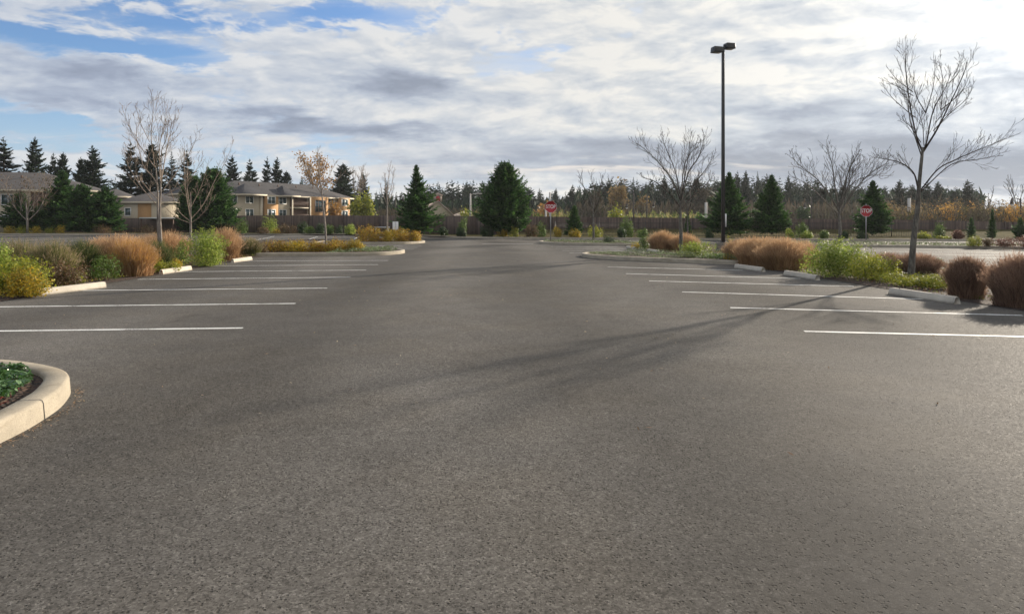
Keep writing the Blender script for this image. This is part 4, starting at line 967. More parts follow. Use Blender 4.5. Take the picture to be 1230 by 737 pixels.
thicket('hedge_growth', [(560, 600, 254, 900), (640, 690, 254, 1100), (730, 840, 255, 1800)], 'ggrass', .8, 8, (110, 140), .3)

# ================================================================== bare and autumn trees
UP = [[(0, 0), (2, 40), (1, 90)]]
bare_tree('tall bare tree with low arching side limbs, right of the nearest right wheel stop', 1094, 18.2, [
    ([(14, 149), (8, 171), (3, 220), (3, 258), (5, 272)], .026), ([(15, 149), (17, 162), (18, 195), (27, 220), (31, 238)], .024), ([(15, 149), (27, 174), (36, 199), (47, 232), (51, 250)], .028),
    ([(13, 143), (-10, 182), (-19, 206), (-28, 218)], .016), ([(36, 199), (58, 216), (68, 228), (76, 244)], .015), ([(9, 104), (-1, 123), (-19, 134), (-40, 138), (-54, 140)], .025),
    ([(12, 103), (29, 127), (47, 138), (68, 148), (84, 155), (102, 163)], .021), ([(12, 101), (38, 132), (62, 137), (80, 141)], .016),
    ([(18, 195), (10, 220), (12, 248)], .014), ([(3, 220), (-12, 238), (-20, 254)], .012), ([(47, 232), (60, 244), (70, 264)], .011), ([(5, 190), (-14, 214), (-24, 236)], .012), ([(30, 184), (44, 200), (56, 236)], .013), ([(18, 195), (22, 226), (19, 260)], .013), ([(27, 174), (52, 196), (74, 212), (84, 224)], .014), ([(3, 216), (-14, 230), (-26, 238)], .011), ([(36, 199), (41, 234), (37, 262)], .013), ([(12, 160), (-6, 178), (-22, 186)], .011), ([(16, 156), (20, 190), (10, 214)], .011)],
    'bark_grey', 'twig_brown', 3, 2.5, .09, seed=3, trunks=[[(0, -4), (3, 40), (8, 80), (10, 110), (14, 150), (14.6, 154)]], lscale=.34, ydep=.4, up=.05, tang=(.3, .62), rmin=.0033)
bare_tree('double trunked bare tree with upswept limbs standing in the tan grass', 195, 24.3, [
    ([(-6, 76), (-20, 86), (-34, 98), (-46, 100)], .016), ([(-5, 92), (-17, 104), (-34, 118), (-48, 142), (-56, 160), (-60, 176)], .019), ([(-2, 85), (-9, 114), (-15, 144), (-14, 168), (-15, 196)], .022),
    ([(-9, 114), (-22, 138), (-30, 158), (-36, 182)], .016), ([(-1, 95), (5, 130), (14, 146), (22, 172)], .019), ([(-1, 100), (-1, 142), (1, 158), (4, 178)], .019), ([(0, 85), (14, 108), (26, 128), (35, 152)], .018),
    ([(2, 80), (20, 92), (32, 108), (40, 130)], .016), ([(-8, 70), (-28, 90), (-46, 114), (-56, 134)], .017), ([(-9, 114), (-6, 148), (2, 174), (6, 190)], .016), ([(-15, 144), (-24, 166), (-28, 186)], .012)],
    'bark_pale', 'twig_pale', 3, 1.9, .062, seed=5, trunks=[[(0, -4), (-2, 30), (-3, 60), (-2, 90), (-3, 100)], [(-5, -4, .15), (-7, 35, .15), (-8, 60, .15), (-8, 90, .12), (-9, 116, .05)]], lscale=.34)
bare_tree('pale bare tree with a single trunk, right of the double trunked one', 229, 30., [
    ([(0, 41.9), (-1.8, 74.4), (0, 107), (3.6, 128.3)], .021), ([(0, 41.9), (10.8, 61.4), (18, 91.1), (25.2, 113.5), (28.8, 130.2)], .018), ([(0, 39.1), (-12.6, 53.9), (-18, 81.8), (-23.4, 100.4)], .018), ([(0, 37.2), (14.4, 46.5), (27, 59.5), (34.2, 78.1)], .017),
    ([(0, 37.2), (-14.4, 44.6), (-25.2, 57.7), (-30.6, 68.8)], .016), ([(0, 55.8), (9, 85.6), (12.6, 115.3)], .016), ([(-0.9, 53.9), (-7.2, 83.7), (-9, 111.6)], .02)],
    'bark_pale', 'twig_pale', 3, 1.7, .065, seed=6, trunks=[[(0, -3.7), (0, 27.9), (0, 55.8), (0, 74.4)]], lscale=0.3)
bare_tree('wide vase shaped bare tree on the groundcover island', 818, 28.3, [
    ([(0, 65.1), (-7.6, 93), (-19, 113.5), (-32.3, 130.2), (-43.7, 141.4)], .036), ([(0, 65.1), (3.8, 97.7), (13.3, 117.2), (17.1, 139.5)], .036), ([(0, 61.4), (15.2, 87.4), (28.5, 104.2), (38, 120.9)], .034), ([(0, 57.7), (-15.2, 76.3), (-32.3, 89.3), (-49.4, 94.9)], .03),
    ([(0, 55.8), (17.1, 72.5), (30.4, 81.8), (41.8, 91.1), (45.6, 102.3)], .03), ([(0, 69.8), (-3.8, 104.2), (-11.4, 130.2), (-15.2, 146.9)], .028), ([(0, 69.8), (9.5, 109.7), (22.8, 130.2), (34.2, 137.6)], .028), ([(0, 65.1), (-11.4, 88.4), (-22.8, 104.2)], .024), ([(0, 68.8), (1.9, 111.6), (1.9, 144.2)], .024), ([(0, 48.4), (-13.3, 61.4), (-26.6, 74.4)], .016)],
    'bark_grey', 'twig_brown', 3, 2.1, .1, seed=8, trunks=[[(0, -3.7), (0, 27.9), (-0.9, 55.8), (0, 83.7)]], lscale=0.33)
bare_tree('very wide bare tree with spreading crown, left of the tall bare trunk', 1008, 41., [
    ([(0, 40.9), (-15.2, 61.4), (-32.6, 80), (-52.2, 93), (-65.2, 104.2)], .05), ([(0, 40.9), (8.7, 68.8), (15.2, 93), (28.2, 111.6)], .055), ([(0, 39.1), (-8.7, 70.7), (-15.2, 96.7), (-23.9, 115.3)], .05), ([(0, 37.2), (17.4, 61.4), (37, 81.8), (58.7, 96.7), (69.6, 100.4)], .05),
    ([(0, 42.8), (-2.1, 78.1), (4.4, 109.7)], .045), ([(0, 37.2), (-19.6, 53.9), (-41.3, 72.5), (-60.8, 81.8)], .04), ([(6.5, 55.8), (23.9, 85.6), (43.5, 104.2)], .04), ([(0, 40.9), (21.7, 74.4), (50, 85.6), (67.3, 85.6)], .035)],
    'bark_grey', 'twig_brown', 3, 1.6, .13, seed=9, trunks=[[(0, -3.7), (1, 18.6), (0, 41.9), (1.9, 55.8)]], lscale=0.34, rmin=.007)
bare_tree('small bare tree behind the low groundcover of the far right island', 713, 47.5, [
    ([(0, 38), (-6, 58), (-14, 72), (-16, 82)], .035), ([(0, 38), (2, 62), (-1, 84)], .035), ([(0, 36), (8, 54), (16, 66), (20, 74)], .03), ([(0, 34), (-10, 48), (-18, 54)], .025), ([(0, 36), (6, 62), (10, 80)], .025)],
    'bark_grey', 'twig_brown', 2, 1.7, .1, seed=10, trunks=[[(0, -3), (0, 20), (0, 45)]], lscale=.36, rmin=.008)
bare_tree('thin bare tree behind the vase shaped one, beside the lamp pole', 826, 50., [
    ([(0, 32), (-8, 52), (-14, 70)], .035), ([(0, 32), (3, 60), (2, 88)], .035), ([(0, 30), (10, 50), (20, 66)], .03), ([(0, 34), (8, 62), (10, 80)], .03)],
    'bark_grey', 'twig_brown', 2, 1.7, .09, seed=11, trunks=[[(0, -3), (0, 20), (0, 45)]], lscale=.36, rmin=.008)
bare_tree('thin pale sapling leaning left over the yellow hedge', 392, 39., [
    ([(-7, 72), (-12, 96), (-16, 116)], .02), ([(-6, 64), (-16, 84), (-20, 104)], .018), ([(-6, 66), (4, 90), (10, 104)], .018), ([(-7, 78), (-8, 104), (-6, 118)], .018), ([(-5, 60), (8, 78), (18, 92)], .014)],
    'bark_pale', 'twig_pale', 2, 1.3, .07, seed=12, trunks=[[(0, -12), (-1, 20), (-4, 50), (-8, 85), (-10, 105)]], lscale=.3, rmin=.006)
bare_tree('thin straight pale sapling among the orange island shrubs', 465, 46.5, [
    ([(0, 50), (-4, 70), (-6, 84)], .025), ([(0, 50), (5, 70), (6, 88)], .025), ([(0, 56), (0, 80), (1, 95)], .025), ([(0, 46), (-6, 62), (-8, 72)], .02), ([(0, 44), (7, 60), (9, 72)], .02)],
    'bark_pale', 'twig_pale', 2, 1.3, .08, seed=13, trunks=[[(0, -4), (0, 30), (0, 60), (0, 75)]], lscale=.3, rmin=.008)
bare_tree('pale forked sapling at the sunlit left kerb before the evergreens', 33, 76., [
    ([(0, 16), (-10, 30), (-16, 48), (-18, 62)], .05), ([(0, 16), (8, 30), (10, 50), (9, 64)], .05), ([(0, 18), (-2, 44), (-4, 66)], .05), ([(-6, 28), (-12, 46), (-10, 66)], .04), ([(0, 24), (4, 48), (3, 70)], .04)],
    'bark_pale', 'twig_pale', 2, 1.2, .16, seed=14, trunks=[[(0, -4), (0, 12), (-1, 30), (-2, 40)]], lscale=.4, rmin=.014, leafm='brownleaf', nleaf=500, lsize=.16, lspread=.3)
bare_tree('tall autumn tree with sparse orange leaves over the far apartments', 378, 142., [
    ([(0, 40), (-8, 62), (-14, 78)], .1), ([(0, 40), (2, 66), (0, 86)], .1), ([(0, 38), (8, 60), (14, 74)], .1), ([(0, 34), (10, 48), (18, 56)], .08), ([(0, 36), (-4, 62), (-8, 82)], .08)],
    'bark_grey', 'twig_brown', 2, .8, .25, 'autumn trees beyond the fence', seed=15, trunks=[[(0, -4), (0, 20), (0, 45)]], lscale=.4, rmin=.025, leafm='sparse_orange', nleaf=1500, lsize=.42, lspread=.6)
def leafy(label, px, d, top, wpx, m, n, leaf, seed, z0f=.15, name='autumn_tree', grp='autumn trees beyond the fence'):
    h = Zof(top, d); r = wpx / 2 / F * d; rg = np.random.default_rng(seed)
    mb, st = shrub_mesh(rg, r, r, h * (1 - z0f), n, leaf, 14, 18, hollow=.35, asp=.7)
    o = empty(name, label, 'tree', (X(px, d), d, 0), group=grp)
    c = mb.build('crown', M[m], o); c.location.z = h * z0f
    t = MB(); t.tube([(0, 0, 0), (.05, 0, h * .4), (0, 0, h * .7)], [h * .022, h * .015, h * .006], 7); t.build('trunk', M['bark_dark'], o)
leafy('round yellow green tree right of the far apartments', 436, 118., 233, 36, 'ygreen', 1900, .45, 4, .03)
leafy('small golden tree at the right end of the far apartments', 402, 122., 241, 16, 'sparse_orange', 600, .4, 5, .2)
leafy('golden brown tree among the conifers right of the small bare tree', 742, 150., 219, 26, 'thicket', 1500, .6, 6, .2)
leafy('brownish autumn tree behind the small bare tree of the far right island', 716, 155., 232, 24, 'scrub', 1300, .6, 12, .1)
leafy('muted gold tree under the conifers left of the groundcover island tree', 772, 150., 238, 22, 'thicket', 1100, .6, 13, .1)
leafy('brown autumn tree behind the thin bare tree beside the lamp pole', 846, 150., 226, 28, 'scrub', 1400, .6, 14, .1)
leafy('golden low tree between the far stop sign and the tall bare trunk', 1068, 120., 244, 22, 'thicket', 1000, .5, 15, .1)
leafy('lime green small tree above the fence right of the small bare tree', 740, 95., 247, 18, 'ygreen', 700, .32, 7, .1)
leafy('yellow tree between the two big evergreens', 560, 110., 250, 18, 'ygreen', 600, .35, 8, .1)
leafy('yellow brown tree behind the near stop sign', 655, 120., 242, 30, 'sparse_orange', 900, .42, 9, .1)
leafy('dull green round tree far behind the fence, right of the pointed evergreen', 966, 120., 246, 20, 'dgreen', 800, .45, 10, .05)
bare_tree('tall thin bare tree behind the yellow green tree', 428, 130., [([(0, 30), (-5, 55), (-7, 70)], .08), ([(0, 30), (1, 56), (2, 74)], .08), ([(0, 28), (6, 50), (9, 66)], .08)], 'bark_grey', 'twig_pale', 2, .8, .16, seed=16, trunks=[[(0, -3), (0, 20), (0, 40)]], lscale=.4, rmin=.025)
bare_tree('bare tree beyond the fence at the right edge', 1222, 95., [([(0, 30), (-6, 46), (-9, 58)], .06), ([(0, 30), (2, 50), (3, 64)], .06), ([(0, 28), (8, 44), (12, 54)], .06)], 'bark_grey', 'twig_brown', 2, 1., .13, seed=17, trunks=[[(0, -3), (0, 20), (0, 40)]], lscale=.4, rmin=.018)
bare_tree('spindly bare tree above the autumn thicket', 1187, 110., [([(0, 26), (-4, 34), (-7, 38)], .05), ([(0, 30), (1, 42), (0, 50)], .05), ([(0, 24), (5, 32), (8, 36)], .05)], 'bark_grey', 'twig_brown', 2, .8, .12, seed=18, trunks=[[(0, -3), (0, 20), (0, 45)]], lscale=.35, rmin=.02)
# ================================================================== fences
fo = empty('wooden_fence', 'long brown wooden board fence along the far side of the lot', 'fence', (0, 0, 0))
fx = [-60, -52, -44, -36, -31, -26, -21, -16, -12, -8, -4, 0, 4, 8, 12, 17, 22, 27, 32, 38, 44, 50, 56]
def ftop(a):
    d = df(a); px = CX + a / d * F
    return Zof(float(np.interp(px, [0, 200, 300, 480, 615, 680, 860, 1000, 1100, 1230]  , [262, 262, 258.5, 259, 259.5, 260.5, 262, 263, 264, 267])), d)
for a, b in zip(fx[:-1], fx[1:]):
    p = Vector((a, df(a), 0)); q = Vector((b, df(b), 0)); L = (q - p).length; rz = math.atan2(q.y - p.y, q.x - p.x)
    z0 = -.1; h0 = ftop(a); h1 = ftop(b); t = .03
    mb = MB(); mb.add([(0.05, -t, z0), (L - .05, -t, z0), (L - .05, t, z0), (0.05, t, z0), (0.05, -t, h0), (L - .05, -t, h1), (L - .05, t, h1), (0.05, t, h0)], [(0, 3, 2, 1), (4, 5, 6, 7), (0, 1, 5, 4), (1, 2, 6, 5), (2, 3, 7, 6), (3, 0, 4, 7)])
    o = mb.build('board_panel', M['fence'], fo, loc=p); o.rotation_euler.z = rz
    mb = MB(); mb.box((0, -.02, (h0 + z0) / 2 + .04), (.1, .14, h0 - z0 + .06)); o = mb.build('post', M['fence_post'], fo, loc=p); o.rotation_euler.z = rz
pk = empty('picket_fence', 'thin black metal picket fence before the dry grass bank', 'fence', (0, 0, 0))
for a in range(4, 36, 4):
    b = a + 4; p = Vector((a, dk(a) + 5.2, .1)); q = Vector((b, dk(b) + 5.2, .1)); L = (q - p).length; rz = math.atan2(q.y - p.y, q.x - p.x)
    mb = MB()
    for zz in (.15, 1.25): mb.box((L / 2, 0, zz), (L - .08, .025, .035))
    k = int(L / .13)
    for i in range(1, k): mb.box((L * i / k, 0, .7), (.018, .018, 1.25))
    o = mb.build('picket_panel', M['black'], pk, loc=p); o.rotation_euler.z = rz
    mb = MB(); mb.box((0, 0, .7), (.06, .06, 1.5)); o = mb.build('post', M['black'], pk, loc=p); o.rotation_euler.z = rz
# ================================================================== stop signs
def text_mesh(s, size, m):
    cu = bpy.data.curves.new('lettering', 'FONT'); cu.body = s; cu.size = size; cu.align_x = 'CENTER'; cu.align_y = 'CENTER'; cu.extrude = .001; cu.offset = size * .012
    o = bpy.data.objects.new('tmp', cu); COL.objects.link(o); dg = bpy.context.evaluated_depsgraph_get(); dg.update()
    me = bpy.data.meshes.new_from_object(o.evaluated_get(dg)); bpy.data.objects.remove(o); me.materials.clear(); me.materials.append(m); return me
def octo(r, y0, y1):
    mb = MB(); an = [math.pi / 8 + i * math.pi / 4 for i in range(8)]
    V = [(r * math.cos(t), y0, r * math.sin(t)) for t in an] + [(r * math.cos(t), y1, r * math.sin(t)) for t in an]
    mb.add(V, [[i, (i + 1) % 8, 8 + (i + 1) % 8, 8 + i] for i in range(8)]); mb.f.append(np.array([list(range(8))])); mb.f.append(np.array([list(range(8, 16))[::-1]])); return mb
TXT = None
def stop_sign(label, px, d, ctr_py, dia, z0, rz=0):
    global TXT
    o = empty('stop_sign', label, 'stop sign', (X(px, d), d, z0), rz, 'stop signs at the aisle ends')
    zc = Zof(ctr_py, d) - z0; r = dia / 2 / math.cos(math.pi / 8)
    mb = MB(); mb.box((0, .03, (zc + r + .06) / 2), (.055, .04, zc + r + .06)); mb.build('post', M['galv'], o)
    f = octo(r, -.012, 0).build('sign_plate', M['white'], o, loc=(0, 0, zc)); octo(r * .945, -.0165, -.0125).build('sign_face', M['red'], f)
    if TXT is None: TXT = text_mesh('STOP', dia * .52, M['white'])
    t = link('lettering', TXT, f, (0, -.0195, -.0)); t.rotation_euler = (R(90), 0, 0); t.scale = (.66, .86, 1)
stop_sign('red stop sign at the island nose, left of the small bare tree', 661.5, 45.6, 248.3, .82, .11, R(4))
stop_sign('red stop sign before the loose evergreen, right of the wide bare tree', 1040.5, 43.0, 253.3, .74, .11, R(-8))
o = empty('notice_sign', 'small blank white double sign board behind the orange island shrubs', 'sign', (X(475, 50), 50, 0))
for s in (-1, 1):
    mb = MB(); mb.box((s * .115, 0, 1.18), (.2, .03, .62)); bevel(mb.build('sign_plate', M['white'], o), .01)
mb = MB(); mb.box((0, .04, .75), (.06, .05, 1.5)); mb.build('post', M['galv'], o)
o = empty('guard_rail', 'low pale metal rail beside the thin straight sapling', 'rail', (X(459, 56), 56, 0))
mb = MB(); mb.box((0, 0, 1.0), (1.3, .05, .12)); mb.build('rail', M['galv'], o)
for s in (-.55, .55):
    mb = MB(); mb.box((s, .045, .5), (.06, .04, .94)); mb.build('post', M['galv'], o)
# ================================================================== lamp pole
d = 33.; o = empty('lamp_pole', 'tall black parking lot lamp pole with two box heads on a concrete base', 'lamp pole', (X(868.5, d), d, 0))
pz = .46
mb = MB(); mb.tube([(0, 0, -.05), (0, 0, pz)], [.35, .35], 28); bevel(mb.build('base', M['pedestal'], o), .02)
top = Zof(57, d)
mb = MB(); mb.box((0, 0, pz + .012), (.32, .32, .024)); mb.build('base_plate', M['black'], o)
mb = MB(); mb.box((0, 0, (pz + .024 + top) / 2), (.16, .16, top - pz - .024), taper=.8); bevel(mb.build('pole', M['black'], o), .012)
for sx, sy, zz in ((1, .25, .17), (-1, -.25, -.05)):
    a = math.atan2(sy, sx); cx, cy = .35 * math.cos(a), .35 * math.sin(a)
    ar = MB(); ar.box((.13 * math.cos(a), .13 * math.sin(a), top + zz - .1), (.16, .07, .07), a); ar.build('arm', M['black'], o)
    mb = MB(); mb.box((0, 0, 0), (.50, .42, .28), 0, .9); h = bevel(mb.build('lamp_head', M['black'], o, loc=(cx, cy, top + zz - .1)), .02); h.rotation_euler.z = a
    mb = MB(); mb.box((0, 0, -.146), (.40, .32, .012)); mb.build('lens', M['lens'], h)
mb = MB(); mb.box((.115, -.03, (Zof(256.5, d) + Zof(272.5, d)) / 2), (.09, .03, .66)); mb.build('sign_plate', M['white'], o)
# ================================================================== far lamps and poles
def far_lamp(label, px, d, top, m='wood_pole', heads=((1, .0),), r=.09, cat='street lamp', name='street_lamp', droop=.9):
    h = Zof(top, d); o = empty(name, label, cat, (X(px, d), d, 0), group='lamps and poles beyond the fence')
    mb = MB(); mb.tube([(0, 0, 0), (0, 0, h * .6), (0, 0, h)], [r * 1.25, r, r * .8], 8); mb.build('pole', M[m], o, True)
    for s, dz in heads:
        mb = MB(); mb.tube([(0, 0, h - .25 + dz), (s * .5, 0, h - .02 + dz), (s * 1.1, 0, h + dz)], [.05, .05, .045], 6); mb.build('arm', M[m], o, True)
        hd = MB()
        if droop > 0: hd.tube([(s * 1.1, 0, h + dz + .02), (s * 1.1, 0, h + dz - .3 * droop), (s * 1.1, 0, h + dz - .8 * droop)], [.06, .14, .24], 10)
        else: hd.box((s * 1.4, 0, h + dz), (.7, .26, .14))
        hd.build('lamp_head', M[m], o, True)
        ln = MB(); zz = h + dz - .8 * max(droop, .08) - .07
        if droop > 0: ln.tube([(s * 1.1, 0, zz + .06), (s * 1.1, 0, zz - .12)], [.2, .1], 10); ln.build('lens', M['white'], o, True)
far_lamp('pale street lamp with a curved arm between the two big evergreens', 565, 100., 232.5, 'mast', ((1, 0),), .13, droop=0)
far_lamp('dark twin lamp beyond the fence under the conifers right of the golden tree', 761, 105., 232, 'wood_pole', ((-1, -1.6),), .1)
far_lamp('dark lamp right of the twin one, before the third conifer', 777, 108., 234, 'wood_pole', ((1, -1.2),), .1)
far_lamp('dark lamp beyond the fence left of the wide bare tree', 975, 105., 236, 'wood_pole', ((-1, -1.),), .1)
far_lamp('dark lamp with a hanging head near the right edge, above the thicket', 1226, 82., 238, 'wood_pole', ((-1, 0),), .09)
far_lamp('dark lamp behind the thin straight sapling on the left', 475, 95., 236, 'wood_pole', ((1, 0),), .08)
for lb, px, d, t, r in [('pale wooden post beyond the fence left of the lamp pole', 848, 95, 243, .2), ('pale post beyond the fence behind the tall bare trunk', 1092, 88, 238, .22), ('pale post rising behind the near stop sign', 660.5, 95, 231, .14), ('white marker post beyond the fence left of the near stop sign', 655.5, 90, 252, .12)]:
    h = Zof(t, d); mb = MB(); mb.tube([(0, 0, 0), (0, 0, h * .5), (0, 0, h)], [r, r * .95, r * .9], 9)
    tag(mb.build('utility_post', M['mast'], smooth=True, loc=(X(px, d), d, 0)), lb, 'post', 'lamps and poles beyond the fence')
# ================================================================== buildings
def wallbox(root, x0, x1, y0, y1, z0, z1, m, name='wall'):
    mb = MB(); mb.box(((x0 + x1) / 2, (y0 + y1) / 2, (z0 + z1) / 2), (x1 - x0, y1 - y0, z1 - z0)); return mb.build(name, M[m], root)
def hip(root, x0, x1, y0, y1, z, h, over=.6, inset=None, m='roof', gable=False, name='roof'):
    x0 -= over; x1 += over; y0 -= over; y1 += over; i = (y1 - y0) / 2 if inset is None else inset; ym = (y0 + y1) / 2
    if x1 - x0 < 2 * i: i = (x1 - x0) / 2 - .05
    if gable: i = .01
    V = [(x0, y0, z), (x1, y0, z), (x1, y1, z), (x0, y1, z), (x0 + i, ym, z + h), (x1 - i, ym, z + h), (x0, y0, z - .22), (x1, y0, z - .22), (x1, y1, z - .22), (x0, y1, z - .22)]
    mb = MB(); mb.add(V, [(0, 1, 5, 4), (2, 3, 4, 5)]); mb.f += [np.array([(1, 2, 5), (3, 0, 4)])]; mb.f += [np.array([(6, 9, 8, 7)])]
    o = mb.build(name, M[m], root)
    t = MB(); t.add(V, [(0, 6, 7, 1), (1, 7, 8, 2), (2, 8, 9, 3), (3, 9, 6, 0)]); t.build('eave', M['trim'], o)
    return o
def win(root, x, z, w, h, y, nx=2, ny=1, fw=.09, m='white'):
    mb = MB(); t = fw
    for s in (-1, 1):
        mb.box((x + s * (w / 2 - t / 2), y - .03, z), (t, .06, h)); mb.box((x, y - .03, z + s * (h / 2 - t / 2)), (w - 2 * t, .06, t))
    for i in range(1, nx): mb.box((x - w / 2 + w * i / nx, y - .025, z), (t * .7, .05, h - 2 * t))
    for i in range(1, ny): mb.box((x, y - .02, z - h / 2 + h * i / ny), (w - 2 * t, .04, t * .7))
    o = mb.build('window', M[m], root); g = MB(); g.box((x, y - .008, z), (w - 2 * t, .012, h - 2 * t)); g.build('pane', M['glass'], o)
def balcony(root, x, z, w, y, dep=1.4):
    mb = MB(); mb.box((x, y + dep / 2 - .7, z), (w, dep, .18)); b = mb.build('balcony', M['trim'], root)
    mb = MB(); n = int(w / .16)
    for i in range(n + 1): mb.box((x - w / 2 + w * i / n, y - .68, z + .55), (.05, .05, .92))
    mb.box((x, y - .68, z + 1.03), (w, .07, .07)); mb.build('railing', M['rail'], b)
# far apartments: facade runs away to the right
BF = empty('apartment_building', 'cream and ochre apartment block with dark grey roof and balconies behind the fence', 'building', (-47.6, 109, 0), math.atan2(.83, .56))
Lb, H1 = 27.2, 6.15
wallbox(BF, 0, Lb, .0, 11, 0, H1, 'cream')
hip(BF, -.2, Lb, 0, 11, H1, 2.6)
for x0, x1, m, dep in ((6.55, 7.0, 'trim', .3), (7.3, 10.0, 'orange', .5), (17., 20.9, 'orange', .9), (23.8, 26.4, 'orange', .8)):
    wallbox(BF, x0, x1, -dep, -.003, 0, H1 - .03, m, 'bay_wall')
for x0, x1 in ((2.7, 6.6), (11., 13.6)): hip(BF, x0, x1, -1.2, 4, H1 + .02, 1.9, .4, m='roof_shaded', name='bay_roof')
for x, y in ((8.6, -.5), (11.3, 0), (22.3, 0), (25.1, -.8), (1.5, 0), (4.6, 0)):
    for zz in (3.0, 5.25): win(BF, x, zz, 1.6, 1.3, y)
win(BF, 19., 4.4, 2.6, 2.3, -.9, 3, 3, .12, 'rail')
for zz in (1.75, 4.0):
    mb = MB(); mb.box((14.7, -.06, zz + 1.1), (3.7, .1, 1.9)); mb.build('recess_shade_panel', M['rail'], BF)  # flat dark panel on the wall; the recess shade is only its colour
    balcony(BF, 14.7, zz, 4.2, -.2)
for x in (12.7, 16.7):
    mb = MB(); mb.box((x, -.85, H1 / 2), (.22, .22, H1 - .25)); mb.build('balcony_post', M['trim'], BF)
# its left gable wing turned to the lot, and windows on the shaded end wall
wing = wallbox(BF, -4.5, -.003, 2.5, 10.5, 0, H1 - .05, 'cream', 'wing_wall'); hip(BF, -4.5, 1.5, 2.3, 10.7, H1 - .02, 2.2, .5, m='roof_shaded', name='wing_roof')
for zz in (1.75, 4.7):
    for yy in (4.6, 8.2):
        mb = MB(); mb.box((-4.53, yy, zz), (.06, 1.7, 1.5)); w_ = mb.build('window', M['white'], BF)
        g = MB(); g.box((-4.565, yy - .38, zz), (.012, .66, 1.3)); g.box((-4.565, yy + .38, zz), (.012, .66, 1.3)); g.build('pane', M['glass'], w_)
for x in (5., 9, 13, 17, 21):
    mb = MB(); mb.tube([(x, 3.6, H1 + 1.6), (x, 3.6, H1 + 2.15)], [.12, .12], 8); mb.build('roof_vent', M['rail'], BF)
# left apartments
BL = empty('apartment_building', 'long cream apartment block with grey brown hip roof at the left edge behind evergreens', 'building', (-80, 86.5, 0), math.atan2(.30, .95))
Lb, H1 = 21.5, 5.9
wallbox(BL, 0, Lb, 0, 11, 0, H1, 'cream'); hip(BL, 0, Lb, 0, 11, H1, 2.7, .7, 8.)
wallbox(BL, 16.5, 18.6, -.5, -.003, 0, H1 - .03, 'orange', 'bay_wall')
mb = MB(); mb.box((15.3, -.06, 4.3), (2.1, .1, 2.5)); mb.build('recess_shade_panel', M['rail'], BL); balcony(BL, 15.3, 3.0, 2.2, -.15)  # dark panel stands in for the shaded recess behind the balcony
for x in (6.5, 11.6, 19.9):
    for zz in (1.7, 4.5): win(BL, x, zz, 1.7, 1.5, 0)
mb = MB(); mb.box((15.3, -.06, 1.4), (2.1, .1, 2.3)); mb.build('recess_shade_panel', M['rail'], BL)
wallbox(BL, Lb + .003, Lb + 3.5, 2, 9, 0, 5.2, 'cream', 'wing_wall'); hip(BL, Lb, Lb + 3.5, 2, 9, 5.2, 1.2, .6, name='wing_roof')
for x in (8., 12., 17.):
    mb = MB(); mb.tube([(x, 3.4, H1 + 1.4), (x, 3.4, H1 + 2.1)], [.14, .14], 8); mb.build('roof_vent', M['rail'], BL)
# garage block
GB = empty('garage_building', 'low cream outbuilding with an ochre door panel behind the double trunked bare tree', 'building', (X(143, 95), 95, 0), math.atan2(.12, .99))
wg = 6.8
wallbox(GB, 0, wg, 0, 7, 0, 4.4, 'cream'); hip(GB, 0, wg, 0, 7, 4.4, 1.6, .5)
wallbox(GB, 2.6, 4.4, -.12, -.003, .0, 4.1, 'orange', 'door_panel')
win(GB, 1.2, 2.9, .9, 1.2, 0, 1)
SH = empty('carport', 'low brown carport with a flat pale roof behind the bare trees on the left', 'carport', (X(168, 84), 84, 0))
w = 4.4
mb = MB(); mb.box((w / 2, 1.2, 1.95), (w, 2.8, .16)); mb.build('roof', M['white'], SH)
mb = MB(); mb.box((w / 2, 2.4, .93), (w - .2, .1, 1.86)); mb.build('wall', M['rail'], SH)
for xx in (.15, w / 2, w - .15):
    mb = MB(); mb.box((xx, 0, .93), (.12, .12, 1.86)); mb.build('post', M['rail'], SH)
def arch(root, x, y, z, w, h, m):
    an = np.linspace(0, math.pi, 9); P = [(x - w / 2, z)] + [(x + w / 2, z)] + [(x + w / 2 * math.cos(t), z + h - w / 2 + w / 2 * math.sin(t)) for t in an]
    mb = MB(); k = len(P); V = [(a, y, b) for a, b in P] + [(a, y + .06, b) for a, b in P]; mb.v.append(np.array(V)); mb.n = 2 * k
    mb.f.append(np.array([list(range(k))])); mb.f.append(np.array([[i, k + i, k + (i + 1) % k, (i + 1) % k] for i in range(k)])); return mb.build('window', M[m], root)
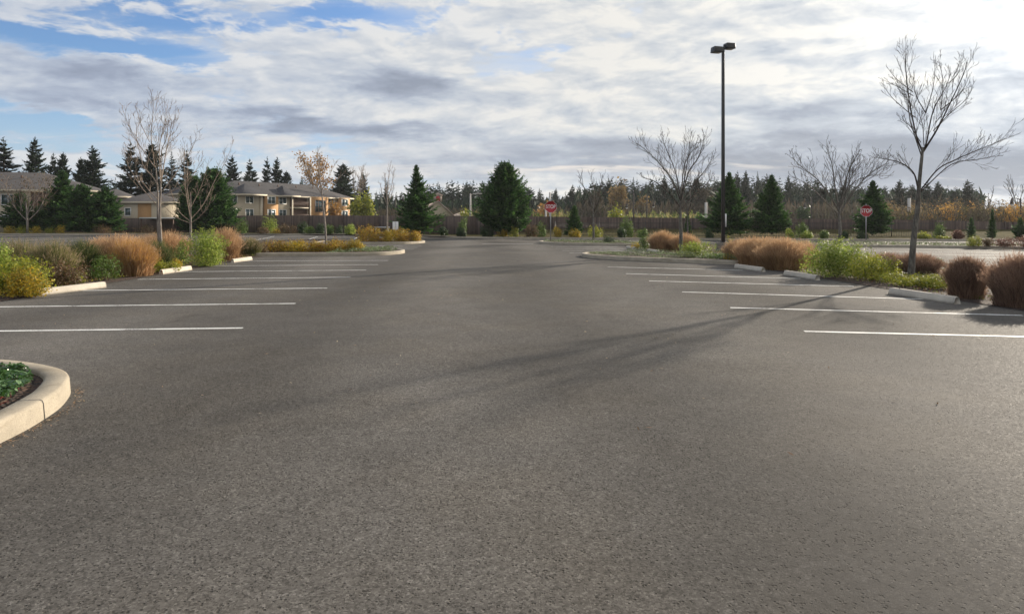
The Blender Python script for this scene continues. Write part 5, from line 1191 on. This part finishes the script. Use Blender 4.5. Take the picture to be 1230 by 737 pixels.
# gabled house with a bell gable
d = 122.; HS = empty('house', 'beige gabled house with a small bell opening and arched windows behind the layered evergreen', 'house', (X(526, d), d, 0), R(14))
mb = MB(); a_ = 5.4; P = [(-a_, 0, 0), (a_ - 1.9, 0, 0), (a_ - 1.9, 0, 1.9), (0, 0, 5.2), (-a_, 0, 1.6)]; Q = [(x, 9., z) for x, y, z in P]
mb.v.append(np.array(P + Q)); mb.n = 10; mb.f.append(np.array([[0, 1, 2, 3, 4]])); mb.f.append(np.array([[5, 9, 8, 7, 6]])); mb.f.append(np.array([[0, 5, 6, 1], [1, 6, 7, 2], [4, 9, 5, 0]])); mb.build('wall', M['cream'], HS)
rf = MB()
for p, q in (((0, 5.2), (a_ - 1.5, 1.64)), ((0, 5.2), (-a_ - .4, 1.33))):
    rf.add([(p[0], -.35, p[1] + .02), (q[0], -.35, q[1] + .02), (q[0], 9.3, q[1] + .02), (p[0], 9.3, p[1] + .02), (p[0], -.35, p[1] + .22), (q[0], -.35, q[1] + .22), (q[0], 9.3, q[1] + .22), (p[0], 9.3, p[1] + .22)], [(0, 3, 2, 1), (4, 5, 6, 7), (0, 1, 5, 4), (1, 2, 6, 5), (2, 3, 7, 6), (3, 0, 4, 7)])
rf.build('roof', M['roof_pink'], HS)
mb = MB(); mb.box((0, .3, 5.75), (1.5, .7, 1.2)); c_ = mb.build('bell_gable', M['roof_pink'], HS)
mb = MB(); mb.v.append(np.array([(-.95, -.12, 6.36), (.95, -.12, 6.36), (0, -.12, 6.85), (-.95, .72, 6.36), (.95, .72, 6.36), (0, .72, 6.85)])); mb.n = 6
mb.f.append(np.array([[0, 1, 2], [3, 5, 4]])); mb.f.append(np.array([[0, 3, 4, 1], [1, 4, 5, 2], [2, 5, 3, 0]])); mb.build('gable_cap', M['roof_pink'], c_)
arch(c_, 0, -.11, 5.25, .7, 1.0, 'red')
wallbox(HS, 3.51, 7.0, 1.2, 6.5, 0, 2.7, 'trim', 'wing_wall'); hip(HS, 3.9, 7.0, 1.2, 6.5, 2.7, .8, .3, m='roof_pink', name='wing_roof')
for xx in (4.5, 6.1): arch(HS, xx, 1.12, .9, .9, 1.5, 'rail')
# ================================================================== the air
mb = MB(); mb.box((0, 350, 17), (1500, 1240, 37)); hz_ = mb.build('haze', None); tag(hz_, kind='stuff')
hm = bpy.data.materials.new('haze_air'); hm.use_nodes = True; nb = NB(hm.node_tree); nb.n.remove(nb.n['Principled BSDF'])
pv = nb.new('ShaderNodeVolumePrincipled'); pv.inputs['Color'].default_value = (.86, .9, .95, 1); pv.inputs['Density'].default_value = HAZE; pv.inputs['Anisotropy'].default_value = .3
nb.l.new(pv.outputs[0], nb.n['Material Output'].inputs['Volume']); hz_.data.materials.append(hm)
